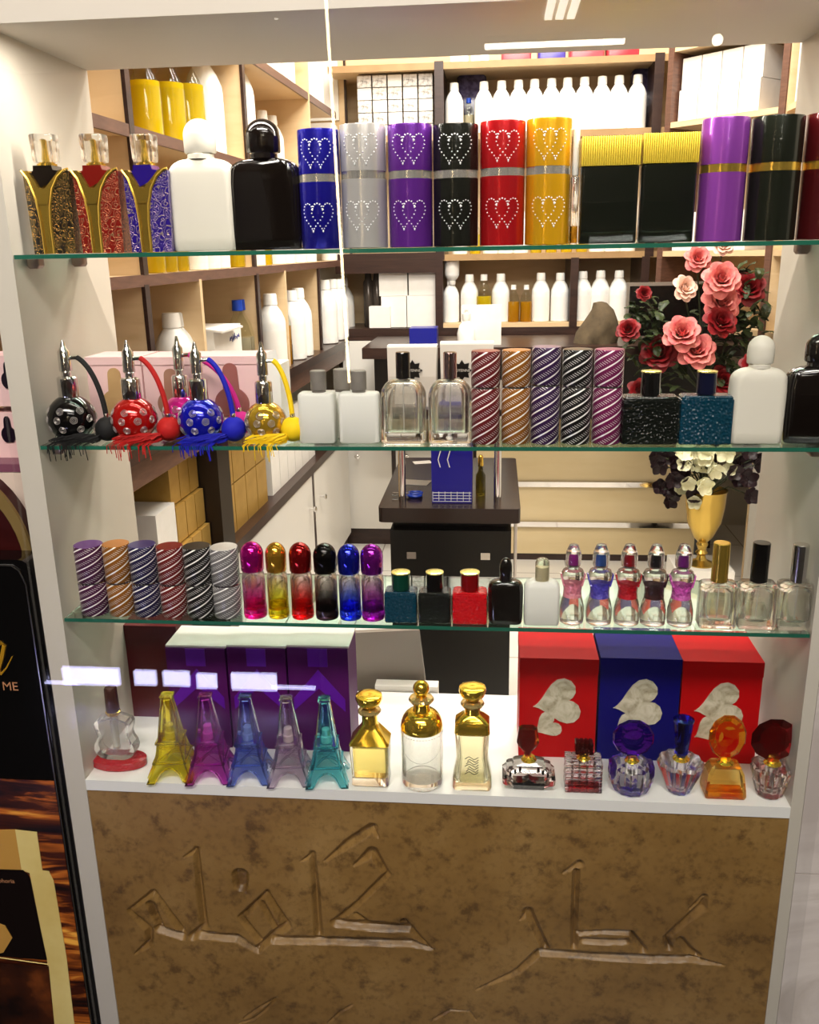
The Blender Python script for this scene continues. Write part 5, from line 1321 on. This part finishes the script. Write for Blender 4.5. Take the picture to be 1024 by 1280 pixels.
cream = noisy('cream_print', [(.3,(206,176,96)), (.7,(232,212,140))], 5, .3); tanp = mat('tan_print', (190,142,66), .3)
def poly(pts, m_, y, nm): MB().prism([PX(*p) for p in pts], y, y+.001).build(nm, m_, ps, 0)
poly([(-40,1037),(20,1036),(28,1086),(-40,1086)], tanp, -.0022, 'print_tan')
poly([(20,1036),(47,1039),(54,1087),(62,1088),(68,1100),(84,1195),(94,1280),(98,1330),(70,1330),(60,1200),(38,1090),(28,1086)], cream, -.0026, 'print_cream')
poly([(-40,1084),(30,1086),(38,1094),(60,1198),(-40,1190)], mat('print_black', (18,10,8), .2), -.0034, 'print_dark')
poly([(-40,1200),(62,1206),(74,1330),(-40,1330)], noisy('print_dark_glow', [(.45,(22,9,6)), (.6,(60,26,10)), (.8,(130,66,24))], 9, .3), -.0034, 'print_dark')
b = MB(); b.tube([(PX(0,1196)[0]-.04,-.004,PX(0,1192)[1]),(PX(62,1203)[0],-.004,PX(62,1203)[1])], .001, 4); b.build('print_line', cream, ps)
MB().prism([PX(*p) for p in ((-10,1148),(8,1155),(17,1170),(6,1188),(-10,1192))], -.0045, -.0034).build('print_cap', tanp, ps, 0)
GT = mat('gold_print', (190,140,30), .35, .2); RG2 = mat('rose_gold_print', (186,130,90), .4, .2)
h = PX(14,858); text('ME', .019, ps, (h[0]-.001, -.001, h[1]), RG2)
h = PX(8,1099); text('uphoria', .010, ps, (h[0], -.0042, h[1]), RG2)
b = MB(); Q = [PX(*p) for p in ((-16,838),(-8,812),(2,802),(6,806),(3,822),(-1,836),(2,842),(9,834),(16,820))]
b.tube([(x,-.0015,z) for x, z in Q], [.0015,.003,.003,.003,.003,.003,.002,.0012,.0006], 6); b.build('gold_script', GT, ps)
# arch sign
AY = .045
ar = thing('arched_sign', 'dark arched panel with a gold rim standing behind the poster stand', 'sign', (0,0,0))
cx, cz = PX(-45,705,AY); R_ = PX(46,705,AY)[0]-cx
pts = [(cx+R_*math.cos(a*PI/24), cz+R_*1.35*math.sin(a*PI/24)) for a in range(0, 13)]
MB().prism([(cx,cz-.6)]+[(cx+R_, cz-.6)]+pts, AY, AY+.02).build('panel', noisy('maroon_panel', [(.4,(34,8,8)), (.7,(60,14,14))], 8, .3), ar, 30)
inn = [(cx+(R_-.014)*math.cos(a*PI/24), cz+(R_-.014)*1.33*math.sin(a*PI/24)) for a in range(0, 13)]
b = MB()
for i in range(12): b.prism([pts[i], pts[i+1], inn[i+1], inn[i]], AY-.006, AY)
b.build('gold_rim', mat('olive_gold', (150,124,74), .35, .5), ar, 30)
for (y0, y1, ws, lab) in ((445,508,(472,),'pink box with dark bottle-shaped window, upper one beyond the case side'),(516,572,(540,),'pink box with dark bottle-shaped window, lower one beyond the case side')):
    Yp = .14; a = hit(-25, y1, 1, Yp); xr_ = -.545; zt_ = hit(10, y0, 1, Yp)[2]
    t = thing('gift_box', lab, 'gift box', (-.60, Yp, a[2]), 0, 'pink gift boxes beyond the case side')
    MB().box(-.05, .05, 0, .1, 0, zt_-a[2]).build('box', CARDP, t, 0)
    hh = hit(11, ws[0], 1, Yp); xx_ = hh[0]+.60; zz = hh[2]-a[2]
    MB().prism(arc(xx_, zz-.004, .011, .013, -60, 60, 6)+arc(xx_, zz+.016, .005, .008, 0, 180, 5)+arc(xx_, zz-.004, .011, .013, 120, 240, 6), -.002, .001).build('window', mat('dark_window', (24,12,26), .15), t, 30)
zz = hit(10, 572, 1, .14)[2]
o = MB().box(-.74, -.5325, .10, .30, zz-.012, zz-.0005).build('side_shelf', mat('plum_board', (120,70,90), .4), None, 0); o['category'] = 'shelf'; o['label'] = 'short plum-coloured shelf under the pink boxes beyond the case side'
o = MB().box(-.74, -.5325, .10, .30, 0, zz-.013).build('side_cabinet', noisy('pale_cabinet', [(.3,(214,190,176)), (.7,(224,204,190))], 3, .5), None, 0); o['category'] = 'cabinet'; o['label'] = 'pale cabinet behind the arched sign'
# ================================================================== the mall side: lamps seen reflected in the pane
def lampm(name, c, s): return mat(name, c, .5, emit=s)
def mir(px, py, V): h = hit(px, py, 1, V); return h[0], -V-.03, h[2]
# vertical light strip
a = mir(408, 0, 1.3); c = mir(437, 478, 1.3)
t = thing('light_strip', 'tall thin vertical light strip seen reflected across the blue heart tube', 'lamp', (a[0], a[1], 0))
MB().box(-.004, .010, -.02, 0, c[2], a[2]+.15, Matrix.Identity(4)).build('housing', BLACKP, t, 0)
MB().tube([(c[0]-a[0],.004,c[2]),(0,.004,a[2]),(-.004,.004,a[2]+.15)], .0035, 6).build('tube', lampm('strip_light', (255,228,178), 28), t)
MB().box(-.01, .01, -.03, -.005, 0, c[2]).build('pole', BLACKP, t, 0)
# low light bars
t = thing('counter_lights', 'row of bluish white light bars low on the counter opposite, reflected beside the tower bottles', 'lamp', (0, -1.28, 0))
bars = [(80,148,836,855),(169,194,839,856),(205,236,840,857),(247,270,843,860),(290,345,843,862)]
V = 1.25
bm = lampm('bar_light', (206,204,255), 17)
MB().box(hit(50,850,1,V)[0], hit(400,850,1,V)[0], -.06, -.005, 0, .16).build('plinth', BLACKP, t, 0)
for x0_, x1_, y0_, y1_ in bars:
    a = hit(x0_, y1_, 1, V); c = hit(x1_, y0_, 1, V)
    MB().box(a[0], c[0], -.005, 0, a[2], c[2]).build('light_bar', bm, t, 0)
a = hit(55, 853, 1, V); c = hit(100, 855, 1, V); MB().box(a[0], c[0], -.004, 0, a[2]-.003, a[2]+.003).build('light_bar', bm, t, 0)
a = hit(340, 859, 1, V); c = hit(394, 860, 1, V); MB().box(a[0], c[0], -.004, 0, a[2]-.004, a[2]+.004).build('light_bar', bm, t, 0)
# ceiling tubes of the mall
Vc = 6.35; a = hit(606, 52, 1, Vc); c = hit(780, 48, 1, Vc)
t = thing('ceiling_light', 'long fluorescent ceiling tube reflected in the pane above the case', 'lamp', ((a[0]+c[0])/2, -Vc, 2.8))
MB().box(-(c[0]-a[0])/2, (c[0]-a[0])/2, -.06, .06, -.05, 0).build('housing', PLW, t, 0)
MB().box(-(c[0]-a[0])/2, (c[0]-a[0])/2, -.035, .05, -.075, -.05).build('tube', lampm('tube_light', (255,246,226), 16), t, 0)
t = thing('ceiling_light', 'louvred fluorescent ceiling panel reflected near the top edge', 'lamp', (.50, -5.2, 2.8))
MB().box(-.13, .13, -.5, .6, -.04, 0).build('housing', PLW, t, 0)
for i in range(3): MB().box(-.10+.075*i, -.05+.075*i, -.45, .55, -.05, -.04).build('tube', lampm('louvre_light', (255,250,235), 9), t, 0)
for px, py, s in ((897,50,.035),(345,14,.05),(222,14,.05),(508,6,.04)):
    h = mir(px, py, 5.5); t = thing('spot_lamp', 'small round ceiling spot lamp reflected as a bright dot near the top', 'lamp', h, 0, 'mall ceiling spots')
    MB().ball((0,0,0), s, 4, 8).build('bulb', lampm('spot_light', (255,245,220), 16), t)
    MB().tube([(0,0,s*.8),(0,0,2.8-h[2])], .008, 6).build('rod', PLW, t)
struct('wall_mall', MB().box(-4, 4, -7.06, -7, 0, 2.8), MALL, 0)
# ================================================================== lights
def area(name, loc, size, sy, power, c=(1,.95,.86), rot=(0,0,0), spread=180):
    l = bpy.data.lights.new(name, 'AREA'); l.shape = 'RECTANGLE'; l.size = size; l.size_y = sy; l.energy = power; l.color = c; l.spread = math.radians(spread)
    o = bpy.data.objects.new(name, l); col.objects.link(o); o.location = loc; o.rotation_euler = rot
    return o
area('shop_light_a', (.2, 1.2, 2.76), 1.2, .25, 36)
area('shop_light_b', (.2, 2.15, 2.76), 1.4, .25, 34)
area('shop_light_c', (.15, .62, 2.70), .9, .2, 20, rot=(math.radians(25),0,0))
area('mall_light_a', (-.1, -1.5, 2.72), 2.0, .5, 24, rot=(math.radians(50),0,0), spread=95)
area('mall_light_b', (.8, -2.8, 2.76), 1.8, .4, 30)
area('case_light', (0, .03, ZH-.004), .9, .02, 3.5, (1,.93,.82))
w = bpy.data.worlds.new('world'); sc.world = w; w.use_nodes = True
w.node_tree.nodes['Background'].inputs[0].default_value = (.55,.5,.45,1); w.node_tree.nodes['Background'].inputs[1].default_value = .12
sc.view_settings.view_transform = 'Standard'; sc.view_settings.look = 'None'; sc.view_settings.gamma = 1; sc.view_settings.exposure = 0.35
c_ = sc.cycles; c_.max_bounces = 16; c_.transmission_bounces = 14; c_.transparent_max_bounces = 16; c_.glossy_bounces = 6; c_.diffuse_bounces = 4
c_.caustics_refractive = True; c_.caustics_reflective = False; c_.sample_clamp_indirect = 6
c_.use_denoising = True
